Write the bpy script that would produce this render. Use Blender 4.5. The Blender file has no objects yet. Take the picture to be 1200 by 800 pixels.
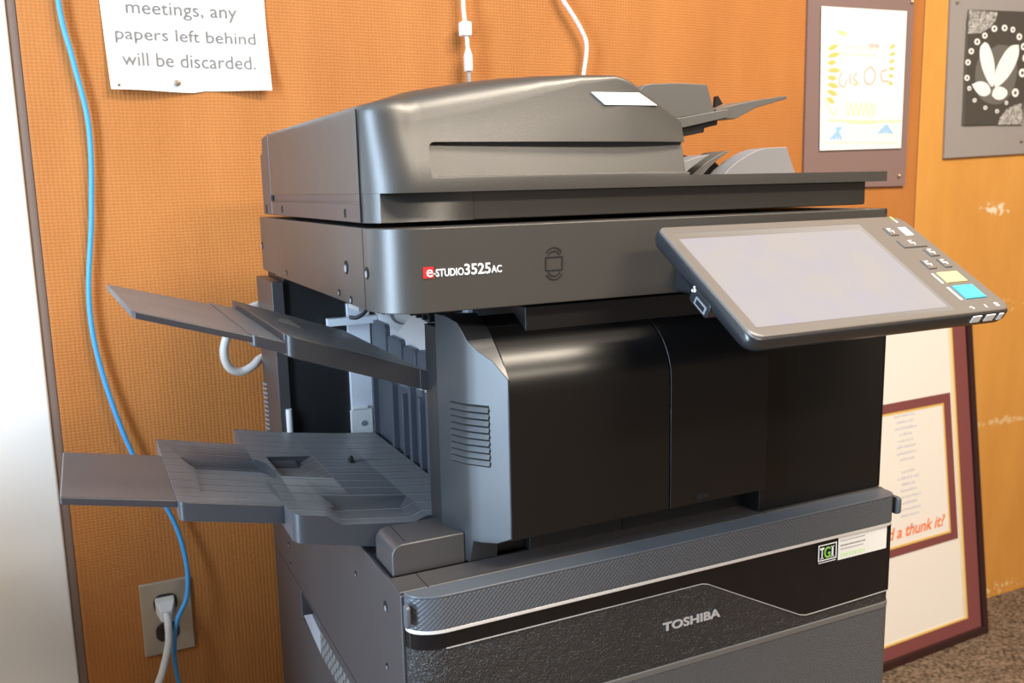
import bpy, bmesh, math, random
from mathutils import Vector, Matrix
random.seed(7)
S = bpy.context.scene
COL = S.collection
DZ = 0.67            # drawing height 0 is the printer's deck, 0.67 m above the floor

# ------------------------------------------------------------------ camera, light, exposure
cam = bpy.data.objects.new('camera', bpy.data.cameras.new('camera'))
COL.objects.link(cam)
S.camera = cam
cam.data.sensor_width = 36.0
cam.data.lens = 32.196
cam.data.clip_start = 0.02
ax = [(0.90225998, -0.43061616, -0.02228541), (0.09204888, 0.14186086, 0.98559753), (-0.4212528, -0.89131656, 0.16763312)]
rot = Matrix([[ax[c][r] for c in range(3)] for r in range(3)])
cam.matrix_world = Matrix.Translation((-0.231156, -0.732221, 0.355449 + DZ)) @ rot.to_4x4()
cam.data.dof.use_dof = True
cam.data.dof.focus_distance = 0.95
cam.data.dof.aperture_fstop = 9.0

S.view_settings.view_transform = 'Standard'
S.view_settings.look = 'None'
S.view_settings.gamma = 1
S.view_settings.use_curve_mapping = False
S.view_settings.exposure = 0.0

w = bpy.data.worlds.new('world')
S.world = w
w.use_nodes = True
w.node_tree.nodes['Background'].inputs[0].default_value = (0.62, 0.78, 1.0, 1)
w.node_tree.nodes['Background'].inputs[1].default_value = 2.0


def area(name, loc, target, sx, sy, power, color):
    l = bpy.data.lights.new(name, 'AREA')
    l.shape = 'RECTANGLE'
    l.size, l.size_y, l.energy, l.color = sx, sy, power, color
    o = bpy.data.objects.new(name, l)
    COL.objects.link(o)
    o.location = loc
    d = Vector(target) - Vector(loc)
    o.rotation_euler = d.to_track_quat('-Z', 'Y').to_euler()
    return o


area('ceiling_light', (1.0, -0.72, 2.52), (1.0, -0.72, 0), 1.3, 0.5, 78, (1.0, 0.87, 0.70))
area('ceiling_light', (1.1, -2.4, 2.52), (1.1, -2.4, 0), 1.3, 0.5, 78, (1.0, 0.87, 0.70))
area('window_daylight', (-1.57, -0.44, 1.20), (0, -0.44, 1.20), 0.48, 2.1, 84, (0.60, 0.79, 1.0))

# ------------------------------------------------------------------ materials
def new_mat(name):
    m = bpy.data.materials.new(name)
    m.use_nodes = True
    nt = m.node_tree
    return m, nt, nt.nodes['Principled BSDF']


def N(nt, typ, **kw):
    n = nt.nodes.new(typ)
    for k, v in kw.items():
        if k.startswith('i_'):
            n.inputs[k[2:].replace('_', ' ')].default_value = v
        else:
            setattr(n, k, v)
    return n


def L(nt, a, b):
    nt.links.new(a, b)


def plain(name, col, rough=0.4, metal=0.0, spec=0.5, grain=0.0, gscale=1500, var=0.0, coat=0.0):
    m, nt, b = new_mat(name)
    b.inputs['Base Color'].default_value = (*col, 1)
    b.inputs['Roughness'].default_value = rough
    b.inputs['Metallic'].default_value = metal
    b.inputs['Specular IOR Level'].default_value = spec
    b.inputs['Coat Weight'].default_value = coat
    tc = N(nt, 'ShaderNodeTexCoord')
    if grain:
        no = N(nt, 'ShaderNodeTexNoise', i_Scale=gscale, i_Detail=1.0)
        L(nt, tc.outputs['Object'], no.inputs['Vector'])
        bp = N(nt, 'ShaderNodeBump', i_Strength=grain, i_Distance=0.0004)
        L(nt, no.outputs[0], bp.inputs['Height'])
        L(nt, bp.outputs[0], b.inputs['Normal'])
    if var:
        no = N(nt, 'ShaderNodeTexNoise', i_Scale=14.0, i_Detail=4.0)
        L(nt, tc.outputs['Object'], no.inputs['Vector'])
        mr = N(nt, 'ShaderNodeMapRange')
        mr.inputs['To Min'].default_value = rough - var
        mr.inputs['To Max'].default_value = rough + var
        L(nt, no.outputs[0], mr.inputs['Value'])
        L(nt, mr.outputs[0], b.inputs['Roughness'])
    return m


def dimple(name, col, rough, period, strength, spec=0.5, diag=False):
    """a raised diamond grain pressed into plastic"""
    m, nt, b = new_mat(name)
    b.inputs['Base Color'].default_value = (*col, 1)
    b.inputs['Roughness'].default_value = rough
    b.inputs['Specular IOR Level'].default_value = spec
    tc = N(nt, 'ShaderNodeTexCoord')
    sp = N(nt, 'ShaderNodeSeparateXYZ')
    L(nt, tc.outputs['Object'], sp.inputs[0])
    k = 2 * math.pi / period

    def wave(a, b2):
        s = N(nt, 'ShaderNodeMath', operation='MULTIPLY')
        s.inputs[1].default_value = k * a
        L(nt, sp.outputs['X'], s.inputs[0])
        t = N(nt, 'ShaderNodeMath', operation='MULTIPLY_ADD')
        t.inputs[1].default_value = k * b2
        L(nt, sp.outputs['Z'], t.inputs[0])
        L(nt, s.outputs[0], t.inputs[2])
        q = N(nt, 'ShaderNodeMath', operation='SINE')
        L(nt, t.outputs[0], q.inputs[0])
        return q
    p, q = (wave(0.7, 0.7), wave(0.7, -0.7)) if diag else (wave(1, 0), wave(0, 1))
    mu = N(nt, 'ShaderNodeMath', operation='MULTIPLY')
    L(nt, p.outputs[0], mu.inputs[0])
    L(nt, q.outputs[0], mu.inputs[1])
    bp = N(nt, 'ShaderNodeBump', i_Strength=strength, i_Distance=0.0006)
    L(nt, mu.outputs[0], bp.inputs['Height'])
    L(nt, bp.outputs[0], b.inputs['Normal'])
    return m


def grooved(name, col, rough, period, depth=0.8, width=0.93):
    """moulded lines running along X"""
    m, nt, b = new_mat(name)
    b.inputs['Base Color'].default_value = (*col, 1)
    b.inputs['Roughness'].default_value = rough
    tc = N(nt, 'ShaderNodeTexCoord')
    sp = N(nt, 'ShaderNodeSeparateXYZ')
    L(nt, tc.outputs['Object'], sp.inputs[0])
    s = N(nt, 'ShaderNodeMath', operation='MULTIPLY')
    s.inputs[1].default_value = 2 * math.pi / period
    L(nt, sp.outputs['Y'], s.inputs[0])
    q = N(nt, 'ShaderNodeMath', operation='SINE')
    L(nt, s.outputs[0], q.inputs[0])
    mr = N(nt, 'ShaderNodeMapRange')
    mr.inputs['From Min'].default_value = width
    mr.inputs['From Max'].default_value = 1.0
    mr.inputs['To Min'].default_value = 1.0
    mr.inputs['To Max'].default_value = 0.0
    L(nt, q.outputs[0], mr.inputs['Value'])
    no = N(nt, 'ShaderNodeTexNoise', i_Scale=900.0, i_Detail=1.0)
    L(nt, tc.outputs['Object'], no.inputs['Vector'])
    ad = N(nt, 'ShaderNodeMath', operation='MULTIPLY_ADD')
    ad.inputs[1].default_value = 0.12
    L(nt, no.outputs[0], ad.inputs[0])
    L(nt, mr.outputs[0], ad.inputs[2])
    bp = N(nt, 'ShaderNodeBump', i_Strength=depth, i_Distance=0.0012)
    L(nt, ad.outputs[0], bp.inputs['Height'])
    L(nt, bp.outputs[0], b.inputs['Normal'])
    n2 = N(nt, 'ShaderNodeTexNoise', i_Scale=22.0, i_Detail=5.0)
    L(nt, tc.outputs['Object'], n2.inputs['Vector'])
    m2 = N(nt, 'ShaderNodeMapRange')
    m2.inputs['To Min'].default_value = rough - 0.1
    m2.inputs['To Max'].default_value = rough + 0.12
    L(nt, n2.outputs[0], m2.inputs['Value'])
    L(nt, m2.outputs[0], b.inputs['Roughness'])
    return m


def dusty(m, wgt):
    b = m.node_tree.nodes['Principled BSDF']
    b.inputs['Sheen Weight'].default_value = wgt
    b.inputs['Sheen Roughness'].default_value = 0.5
    return m


def leather(name, col, rough):
    m, nt, b = new_mat(name)
    b.inputs['Base Color'].default_value = (*col, 1)
    b.inputs['Roughness'].default_value = rough
    tc = N(nt, 'ShaderNodeTexCoord')
    no = N(nt, 'ShaderNodeTexNoise', i_Scale=120.0, i_Detail=2.0)
    L(nt, tc.outputs['Object'], no.inputs['Vector'])
    mx = N(nt, 'ShaderNodeMixRGB')
    mx.inputs[0].default_value = 0.012
    L(nt, tc.outputs['Object'], mx.inputs[1])
    L(nt, no.outputs['Color'], mx.inputs[2])
    vo = N(nt, 'ShaderNodeTexVoronoi', feature='DISTANCE_TO_EDGE', i_Scale=300.0)
    L(nt, mx.outputs[0], vo.inputs['Vector'])
    mr = N(nt, 'ShaderNodeMapRange')
    mr.inputs['From Max'].default_value = 0.25
    L(nt, vo.outputs[0], mr.inputs['Value'])
    n3 = N(nt, 'ShaderNodeTexNoise', i_Scale=160.0, i_Detail=3.0)
    L(nt, tc.outputs['Object'], n3.inputs['Vector'])
    ad = N(nt, 'ShaderNodeMath', operation='ADD')
    L(nt, mr.outputs[0], ad.inputs[0])
    L(nt, n3.outputs[0], ad.inputs[1])
    bp = N(nt, 'ShaderNodeBump', i_Strength=0.9, i_Distance=0.0006)
    L(nt, ad.outputs[0], bp.inputs['Height'])
    L(nt, bp.outputs[0], b.inputs['Normal'])
    return m


def wall_mat(name, c_low, c_high, weave, scuffs=()):
    m, nt, b = new_mat(name)
    b.inputs['Roughness'].default_value = 0.62
    b.inputs['Specular IOR Level'].default_value = 0.35
    tc = N(nt, 'ShaderNodeTexCoord')
    P = tc.outputs['Object']
    sp = N(nt, 'ShaderNodeSeparateXYZ')
    L(nt, P, sp.inputs[0])
    wob = N(nt, 'ShaderNodeTexNoise', i_Scale=60.0, i_Detail=2.0)
    L(nt, P, wob.inputs['Vector'])

    def wv(sock, k):
        a = N(nt, 'ShaderNodeMath', operation='MULTIPLY_ADD')
        a.inputs[1].default_value = k
        L(nt, sock, a.inputs[0])
        g = N(nt, 'ShaderNodeMath', operation='MULTIPLY')
        g.inputs[1].default_value = 3.0
        L(nt, wob.outputs[0], g.inputs[0])
        L(nt, g.outputs[0], a.inputs[2])
        s = N(nt, 'ShaderNodeMath', operation='SINE')
        L(nt, a.outputs[0], s.inputs[0])
        return s.outputs[0]
    mu = N(nt, 'ShaderNodeMath', operation='ADD')
    L(nt, wv(sp.outputs['X'], 2 * math.pi / 0.0056), mu.inputs[0])
    L(nt, wv(sp.outputs['Z'], 2 * math.pi / 0.0046), mu.inputs[1])
    big = N(nt, 'ShaderNodeTexNoise', i_Scale=5.0, i_Detail=6.0, i_Roughness=0.6)
    mp = N(nt, 'ShaderNodeMapping')
    mp.inputs['Scale'].default_value = (1.6, 1, 0.45)
    L(nt, P, mp.inputs[0])
    L(nt, mp.outputs[0], big.inputs['Vector'])
    f1 = N(nt, 'ShaderNodeMath', operation='MULTIPLY_ADD')
    f1.inputs[1].default_value = 0.065 * weave
    L(nt, mu.outputs[0], f1.inputs[0])
    L(nt, big.outputs[0], f1.inputs[2])
    mx = N(nt, 'ShaderNodeMixRGB')
    mx.inputs[1].default_value = (*c_low, 1)
    mx.inputs[2].default_value = (*c_high, 1)
    L(nt, f1.outputs[0], mx.inputs[0])
    out = mx.outputs[0]
    for (x, z, sx, sz, col, th) in scuffs:
        d = N(nt, 'ShaderNodeMapping')
        d.inputs['Location'].default_value = (-x / sx, 0, -z / sz)
        d.inputs['Scale'].default_value = (1 / sx, 0, 1 / sz)
        L(nt, P, d.inputs[0])
        ln = N(nt, 'ShaderNodeVectorMath', operation='LENGTH')
        L(nt, d.outputs[0], ln.inputs[0])
        nz = N(nt, 'ShaderNodeTexNoise', i_Scale=70.0, i_Detail=4.0)
        L(nt, P, nz.inputs['Vector'])
        sm = N(nt, 'ShaderNodeMath', operation='MULTIPLY_ADD')
        sm.inputs[1].default_value = 2.2
        L(nt, nz.outputs[0], sm.inputs[0])
        L(nt, ln.outputs['Value'], sm.inputs[2])
        mr = N(nt, 'ShaderNodeMapRange')
        mr.inputs['From Min'].default_value = th
        mr.inputs['From Max'].default_value = th + 0.25
        mr.inputs['To Min'].default_value = 1
        mr.inputs['To Max'].default_value = 0
        L(nt, sm.outputs[0], mr.inputs['Value'])
        k = N(nt, 'ShaderNodeMixRGB')
        k.inputs[2].default_value = (*col, 1)
        L(nt, mr.outputs[0], k.inputs[0])
        L(nt, out, k.inputs[1])
        out = k.outputs[0]
    L(nt, out, b.inputs['Base Color'])
    bp = N(nt, 'ShaderNodeBump', i_Strength=0.22 * weave, i_Distance=0.001)
    L(nt, mu.outputs[0], bp.inputs['Height'])
    L(nt, bp.outputs[0], b.inputs['Normal'])
    return m


def carpet_mat():
    m, nt, b = new_mat('carpet')
    b.inputs['Roughness'].default_value = 0.95
    b.inputs['Specular IOR Level'].default_value = 0.1
    tc = N(nt, 'ShaderNodeTexCoord')
    no = N(nt, 'ShaderNodeTexNoise', i_Scale=140.0, i_Detail=3.0)
    L(nt, tc.outputs['Object'], no.inputs['Vector'])
    cr = N(nt, 'ShaderNodeValToRGB')
    cr.color_ramp.elements[0].position = 0.3
    cr.color_ramp.elements[0].color = (0.040, 0.028, 0.018, 1)
    cr.color_ramp.elements[1].position = 0.7
    cr.color_ramp.elements[1].color = (0.27, 0.195, 0.14, 1)
    L(nt, no.outputs[0], cr.inputs[0])
    L(nt, cr.outputs[0], b.inputs['Base Color'])
    bp = N(nt, 'ShaderNodeBump', i_Strength=0.9, i_Distance=0.004)
    L(nt, no.outputs[0], bp.inputs['Height'])
    L(nt, bp.outputs[0], b.inputs['Normal'])
    return m


def lace_mat():
    m, nt, b = new_mat('silver_lace_pattern')
    b.inputs['Roughness'].default_value = 0.6
    tc = N(nt, 'ShaderNodeTexCoord')
    vo = N(nt, 'ShaderNodeTexNoise', i_Scale=95.0, i_Detail=2.0, i_Distortion=3.0)
    L(nt, tc.outputs['Object'], vo.inputs['Vector'])
    cr = N(nt, 'ShaderNodeValToRGB')
    cr.color_ramp.elements[0].position = 0.42
    cr.color_ramp.elements[0].color = (0.14, 0.13, 0.12, 1)
    cr.color_ramp.elements[1].position = 0.58
    cr.color_ramp.elements[1].color = (0.56, 0.54, 0.51, 1)
    L(nt, vo.outputs[0], cr.inputs[0])
    L(nt, cr.outputs[0], b.inputs['Base Color'])
    return m


def screen_mat():
    m, nt, b = new_mat('lit_screen')
    b.inputs['Roughness'].default_value = 0.22
    b.inputs['Base Color'].default_value = (0.16, 0.155, 0.165, 1)
    tc = N(nt, 'ShaderNodeTexCoord')
    no = N(nt, 'ShaderNodeTexNoise', i_Scale=22.0, i_Detail=2.0)
    L(nt, tc.outputs['Object'], no.inputs['Vector'])
    cr = N(nt, 'ShaderNodeValToRGB')
    cr.color_ramp.elements[0].position = 0.35
    cr.color_ramp.elements[0].color = (0.56, 0.53, 0.66, 1)
    cr.color_ramp.elements[1].position = 0.62
    cr.color_ramp.elements[1].color = (0.62, 0.57, 0.54, 1)
    L(nt, no.outputs[0], cr.inputs[0])
    L(nt, cr.outputs[0], b.inputs['Emission Color'])
    b.inputs['Emission Strength'].default_value = 0.42
    return m


M = {}
M['scan'] = plain('satin_charcoal_plastic', (0.052, 0.047, 0.042), 0.38, spec=0.9, grain=0.28, gscale=1300, var=0.04)
M['side'] = plain('side_cover_plastic', (0.046, 0.043, 0.045), 0.40, spec=0.9, grain=0.08, gscale=1300, var=0.04)
M['door'] = plain('black_door_plastic', (0.006, 0.0055, 0.0055), 0.30, spec=0.42, grain=0.08, gscale=1500, var=0.03)
M['pillar'] = plain('pillar_plastic', (0.022, 0.023, 0.026), 0.34, spec=0.62, grain=0.08, var=0.04)
M['dark'] = plain('black_plastic', (0.012, 0.012, 0.013), 0.45)
M['void'] = plain('black_gap', (0.004, 0.004, 0.004), 0.9)
M['tray'] = grooved('grooved_tray_plastic', (0.030, 0.033, 0.042), 0.36, 0.028)
M['utray'] = grooved('fine_grooved_tray_plastic', (0.026, 0.026, 0.029), 0.38, 0.0125, width=0.6)
M['smooth_tray'] = plain('smooth_tray_plastic', (0.032, 0.030, 0.035), 0.38, grain=0.1, var=0.08)
for _k, _v in (('tray', 0.20), ('utray', 0.07), ('smooth_tray', 0.14)):
    dusty(M[_k], _v)
M['handle'] = dimple('dimpled_slate_plastic', (0.085, 0.092, 0.105), 0.38, 0.0046, 0.5)
M['handle_top'] = plain('slate_plastic', (0.085, 0.095, 0.112), 0.36, grain=0.1)
M['carbon'] = dimple('crosshatched_slate_plastic', (0.085, 0.088, 0.095), 0.42, 0.0038, 0.5)
M['leather'] = leather('leather_grain_plastic', (0.030, 0.028, 0.028), 0.38)
M['gloss'] = plain('piano_black', (0.006, 0.006, 0.007), 0.06, spec=0.35)
M['chrome'] = plain('chrome_trim', (0.88, 0.87, 0.85), 0.38, metal=0.45)
M['silver'] = plain('silver_lettering', (0.55, 0.54, 0.53), 0.35, metal=0.3)
M['panel'] = plain('panel_face', (0.155, 0.138, 0.124), 0.36, grain=0.08)
M['panel_edge'] = plain('panel_edge', (0.020, 0.022, 0.026), 0.28, spec=0.8)
M['bezel'] = plain('screen_bezel', (0.16, 0.15, 0.145), 0.4)
M['screen'] = screen_mat()
M['white'] = plain('white_plastic', (0.80, 0.80, 0.80), 0.45)
M['inner_white'] = plain('pale_inner_metal', (0.72, 0.76, 0.82), 0.35)
M['inner_grey'] = plain('inner_guide_plastic', (0.075, 0.085, 0.105), 0.4, var=0.06)
M['label_white'] = plain('white_label', (0.80, 0.78, 0.75), 0.5)
M['paper'] = plain('white_paper', (0.86, 0.85, 0.83), 0.8, spec=0.2)
M['ink'] = plain('grey_ink', (0.20, 0.19, 0.18), 0.8)
M['red'] = plain('red_label', (0.62, 0.03, 0.03), 0.4)
M['letter'] = plain('white_lettering', (0.85, 0.84, 0.82), 0.5)
M['yellow_btn'] = plain('yellow_button', (0.66, 0.58, 0.27), 0.35)
M['blue_btn'] = plain('cyan_button', (0.07, 0.44, 0.62), 0.35)
M['lamp_green'] = plain('yellow_green_lamp', (0.75, 0.85, 0.2), 0.35)
M['port'] = plain('port_metal', (0.55, 0.6, 0.65), 0.3, metal=0.6)
M['lightgrey'] = plain('light_grey_plastic', (0.27, 0.27, 0.29), 0.45)
M['midgrey'] = plain('mid_grey_plastic', (0.13, 0.125, 0.12), 0.42, grain=0.08)
M['green'] = plain('logo_green', (0.22, 0.55, 0.08), 0.5)
M['palegreen'] = plain('pale_green', (0.55, 0.80, 0.40), 0.5)
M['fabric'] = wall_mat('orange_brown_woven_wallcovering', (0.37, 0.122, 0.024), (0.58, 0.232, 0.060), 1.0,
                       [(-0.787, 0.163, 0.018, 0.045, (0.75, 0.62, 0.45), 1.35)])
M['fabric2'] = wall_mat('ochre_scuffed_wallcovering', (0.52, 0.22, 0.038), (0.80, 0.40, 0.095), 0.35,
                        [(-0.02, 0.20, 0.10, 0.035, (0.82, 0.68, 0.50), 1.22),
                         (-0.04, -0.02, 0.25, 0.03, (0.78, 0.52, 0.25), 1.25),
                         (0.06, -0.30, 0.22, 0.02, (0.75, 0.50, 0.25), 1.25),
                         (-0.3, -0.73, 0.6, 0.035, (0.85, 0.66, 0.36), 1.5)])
M['wallwhite'] = plain('white_painted_wood', (0.82, 0.80, 0.77), 0.5, grain=0.0, var=0.05)
M['ceil'] = plain('ceiling_white', (0.75, 0.74, 0.70), 0.8)
M['room'] = plain('room_beige', (0.20, 0.17, 0.14), 0.8)
M['trimdark'] = plain('dark_panel_edge', (0.20, 0.14, 0.11), 0.6)
M['carpet'] = carpet_mat()
M['blue'] = plain('blue_cable', (0.06, 0.36, 0.75), 0.4)
M['cordwhite'] = plain('white_cord', (0.82, 0.80, 0.77), 0.45)
M['cordgrey'] = plain('pale_grey_cord', (0.62, 0.60, 0.56), 0.45)
M['plate'] = plain('tan_metal_plate', (0.46, 0.40, 0.31), 0.35, metal=0.55)
M['socket'] = plain('dark_brown_socket', (0.035, 0.022, 0.015), 0.35)
M['mauve'] = plain('mauve_mat_board', (0.235, 0.150, 0.135), 0.85)
M['greymat'] = plain('grey_mat_board', (0.30, 0.27, 0.255), 0.85)
M['artblack'] = plain('black_art_paper', (0.065, 0.055, 0.045), 0.7)
M['artgrey'] = plain('dark_grey_art_paint', (0.14, 0.13, 0.115), 0.8)
M['lace'] = lace_mat()
M['framewood'] = plain('dark_mahogany_frame', (0.035, 0.013, 0.013), 0.25)
M['maroon'] = plain('maroon_mat', (0.21, 0.058, 0.058), 0.75)
M['gold'] = plain('gold_mat_edge', (0.80, 0.52, 0.13), 0.5)
M['cream'] = plain('cream_mat_edge', (0.82, 0.70, 0.48), 0.7)
M['matwhite'] = plain('white_mat_board', (0.84, 0.81, 0.78), 0.7, spec=0.3)
M['bluegrey_ink'] = plain('faded_blue_ink', (0.50, 0.50, 0.64), 0.8)
M['orange_ink'] = plain('orange_ink', (0.85, 0.20, 0.05), 0.7)
M['brass'] = plain('brass_pin', (0.75, 0.6, 0.3), 0.3, metal=0.8)
M['pinbrown'] = plain('dull_pin', (0.30, 0.22, 0.16), 0.4, metal=0.4)
CR = {k: plain('crayon_' + k, c, 0.85) for k, c in dict(
    yellow=(0.88, 0.78, 0.35), orange=(0.85, 0.55, 0.15), red=(0.85, 0.50, 0.44), pale=(0.85, 0.70, 0.62), blue=(0.35, 0.58, 0.85),
    sky=(0.66, 0.76, 0.84), green=(0.62, 0.84, 0.42), lime=(0.80, 0.85, 0.45)).items()}

# ------------------------------------------------------------------ mesh helpers
WL = {}


def rrect(x0, x1, y0, y1, r, n=6):
    """rounded rectangle; r is one radius or four (x0y0, x1y0, x1y1, x0y1)"""
    rs = r if isinstance(r, (tuple, list)) else (r,) * 4
    out = []
    for (cx, cy, a0, rr) in ((x0, y0, 180, rs[0]), (x1, y0, 270, rs[1]), (x1, y1, 0, rs[2]), (x0, y1, 90, rs[3])):
        px = cx + rr if cx == x0 else cx - rr
        py = cy + rr if cy == y0 else cy - rr
        if rr < 1e-6:
            out.append((cx, cy))
            continue
        for k in range(n + 1):
            a = math.radians(a0 + 90 * k / n)
            out.append((px + rr * math.cos(a), py + rr * math.sin(a)))
    return out


def catmull(pts, n=6):
    P = [Vector(p) for p in pts]
    P = [2 * P[0] - P[1]] + P + [2 * P[-1] - P[-2]]
    out = []
    for i in range(1, len(P) - 2):
        a, b, c, d = P[i - 1:i + 3]
        for k in range(n):
            t = k / n
            out.append(0.5 * (2 * b + (c - a) * t + (2 * a - 5 * b + 4 * c - d) * t * t + (3 * b - 3 * c + d - a) * t ** 3))
    out.append(P[-2])
    return out


class MB:
    def __init__(self):
        self.bm = bmesh.new()

    def loft(self, rings, cap=True):
        bm = self.bm
        R = [[bm.verts.new(p) for p in r] for r in rings]
        n = len(R[0])
        for a, b in zip(R[:-1], R[1:]):
            for i in range(n):
                j = (i + 1) % n
                bm.faces.new((a[i], a[j], b[j], b[i]))
        if cap:
            bm.faces.new(R[0][::-1])
            bm.faces.new(R[-1])
        return self

    def prism(self, pts, axis, a, b):
        def mk(p, v):
            return {'x': (v, p[0], p[1]), 'y': (p[0], v, p[1]), 'z': (p[0], p[1], v)}[axis]
        return self.loft([[mk(p, a) for p in pts], [mk(p, b) for p in pts]])

    def box(self, x0, x1, y0, y1, z0, z1):
        return self.prism([(x0, y0), (x1, y0), (x1, y1), (x0, y1)], 'z', z0, z1)

    def tube(self, path, r, n=10, smooth=6):
        P = catmull(path, smooth) if smooth else [Vector(p) for p in path]
        rings = []
        up = Vector((0.13, 0.21, 0.97))
        for i, p in enumerate(P):
            d = (P[min(i + 1, len(P) - 1)] - P[max(i - 1, 0)]).normalized()
            s = d.cross(up)
            if s.length < 1e-3:
                s = d.cross(Vector((1, 0, 0)))
            s.normalize()
            t = s.cross(d).normalized()
            up = t
            rr = r[i * (len(r) - 1) // max(1, len(P) - 1)] if isinstance(r, list) else r
            rings.append([p + rr * (math.cos(2 * math.pi * k / n) * s + math.sin(2 * math.pi * k / n) * t) for k in range(n)])
        return self.loft(rings)

    def cyl(self, c, d, r, h, n=20, r2=None):
        d = Vector(d).normalized()
        s = d.orthogonal().normalized()
        t = d.cross(s)
        c = Vector(c)
        f = lambda q, rr: [q + rr * (math.cos(2 * math.pi * k / n) * s + math.sin(2 * math.pi * k / n) * t) for k in range(n)]
        return self.loft([f(c, r), f(c + d * h, r if r2 is None else r2)])

    def flat(self, pts, o, U, V, Wv, h):
        """2-D outline placed on a plane (origin o, axes U V, thickness h along Wv)"""
        o, U, V, Wv = map(Vector, (o, U, V, Wv))
        a = [o + U * p[0] + V * p[1] for p in pts]
        return self.loft([a, [q + Wv * h for q in a]])

    def text(self, body, o, U, V, Wv, width, height, h=0.0004, bold=0.0, shear=0.0):
        cu = bpy.data.curves.new('t', 'FONT')
        cu.body = body
        cu.offset = bold
        cu.shear = shear
        cu.extrude = 0.5
        cu.resolution_u = 4
        ob = bpy.data.objects.new('t', cu)
        COL.objects.link(ob)
        bpy.context.view_layer.update()
        me = bpy.data.meshes.new_from_object(ob.evaluated_get(bpy.context.evaluated_depsgraph_get()))
        xs = [v.co.x for v in me.vertices]
        ys = [v.co.y for v in me.vertices]
        x0, y0 = min(xs), min(ys)
        sx, sy = width / (max(xs) - x0), height / (max(ys) - y0)
        o, U, V, Wv = map(Vector, (o, U, V, Wv))
        for v in me.vertices:
            c = v.co
            v.co = o + U * ((c.x - x0) * sx) + V * ((c.y - y0) * sy) + Wv * (h * (c.z + 0.5))
        self.bm.from_mesh(me)
        bpy.data.objects.remove(ob)
        bpy.data.meshes.remove(me)
        bpy.data.curves.remove(cu)
        return self

    def xform(self, mat):
        bmesh.ops.transform(self.bm, matrix=mat, verts=self.bm.verts)
        return self

    def build(self, name, mat, parent=None, bevel=0.0, seg=2, smooth=35, cuts=(), origin=None):
        bm = self.bm
        bmesh.ops.recalc_face_normals(bm, faces=bm.faces)
        co = [v.co for v in bm.verts]
        lo = Vector([min(c[i] for c in co) for i in range(3)])
        hi = Vector([max(c[i] for c in co) for i in range(3)])
        ctr = Vector(origin) if origin else (lo + hi) / 2
        bmesh.ops.translate(bm, vec=-ctr, verts=bm.verts)
        me = bpy.data.meshes.new(name)
        bm.to_mesh(me)
        bm.free()
        o = bpy.data.objects.new(name, me)
        COL.objects.link(o)
        ctr = ctr + Vector((0, 0, DZ))
        WL[o.name] = ctr
        if parent:
            o.parent = parent
            o.location = ctr - WL[parent.name]
        else:
            o.location = ctr
        if cuts:
            tmp = []
            for c in cuts:
                bmesh.ops.recalc_face_normals(c.bm, faces=c.bm.faces)
                bmesh.ops.translate(c.bm, vec=-(ctr - Vector((0, 0, DZ))), verts=c.bm.verts)
                cm = bpy.data.meshes.new('c')
                c.bm.to_mesh(cm)
                co_ = bpy.data.objects.new('c', cm)
                COL.objects.link(co_)
                tmp.append(co_)
            hold = bpy.data.objects.new('h', me)
            COL.objects.link(hold)
            for c in tmp:
                md = hold.modifiers.new('b', 'BOOLEAN')
                md.operation = 'DIFFERENCE'
                md.solver = 'EXACT'
                md.object = c
            bpy.context.view_layer.update()
            res = bpy.data.meshes.new_from_object(hold.evaluated_get(bpy.context.evaluated_depsgraph_get()))
            res.name = name
            o.data = res
            for c in tmp + [hold]:
                bpy.data.objects.remove(c)
            me = res
        me.materials.clear()
        me.materials.append(mat)
        b2 = bmesh.new()
        b2.from_mesh(me)
        ang = math.radians(smooth)
        for f in b2.faces:
            f.smooth = True
        for e in b2.edges:
            e.smooth = len(e.link_faces) == 2 and e.calc_face_angle(3.2) < ang
        b2.to_mesh(me)
        b2.free()
        if bevel:
            md = o.modifiers.new('bevel', 'BEVEL')
            md.width = bevel
            md.segments = seg
            md.limit_method = 'ANGLE'
            md.angle_limit = math.radians(38)
            md.harden_normals = True
        return o


def tag(o, label=None, cat=None, group=None, kind=None):
    for k, v in (('label', label), ('category', cat), ('group', group), ('kind', kind)):
        if v:
            o[k] = v
    return o


def empty(name, loc, label, cat, group=None):
    o = bpy.data.objects.new(name, None)
    COL.objects.link(o)
    o.location = Vector(loc) + Vector((0, 0, DZ))
    o.empty_display_size = 0.05
    WL[o.name] = o.location.copy()
    return tag(o, label, cat, group)


def struct(o, label=None):
    return tag(o, label, None, None, 'structure')


X_, Y_, Z_ = Vector((1, 0, 0)), Vector((0, 1, 0)), Vector((0, 0, 1))
FR = -Y_            # towards the front of the printer
FL = -0.67          # floor
WY = 0.68           # face of the wall behind the printer

# ------------------------------------------------------------------ the room
struct(MB().box(-1.65, 3.4, -3.6, 0.95, FL - 0.05, FL).build('floor', M['carpet']))
struct(MB().box(-1.65, 3.4, -3.6, 0.95, 1.9, 1.95).build('ceiling', M['ceil']))
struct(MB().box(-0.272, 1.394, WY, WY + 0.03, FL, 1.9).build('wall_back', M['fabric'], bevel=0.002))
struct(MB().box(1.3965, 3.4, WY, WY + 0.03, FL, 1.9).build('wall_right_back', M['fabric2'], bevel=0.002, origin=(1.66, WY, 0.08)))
struct(MB().box(1.38, 1.41, WY + 0.006, WY + 0.03, FL, 1.9).build('trim_1', M['trimdark']))
struct(MB().box(-0.284, -0.2725, WY + 0.008, WY + 0.03, FL, 1.9).build('trim_2', M['trimdark'], bevel=0.001))
struct(MB().box(-1.6, -0.2845, WY + 0.004, WY + 0.03, FL, 1.9).build('wall_left_back', M['wallwhite'], bevel=0.003))
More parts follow.
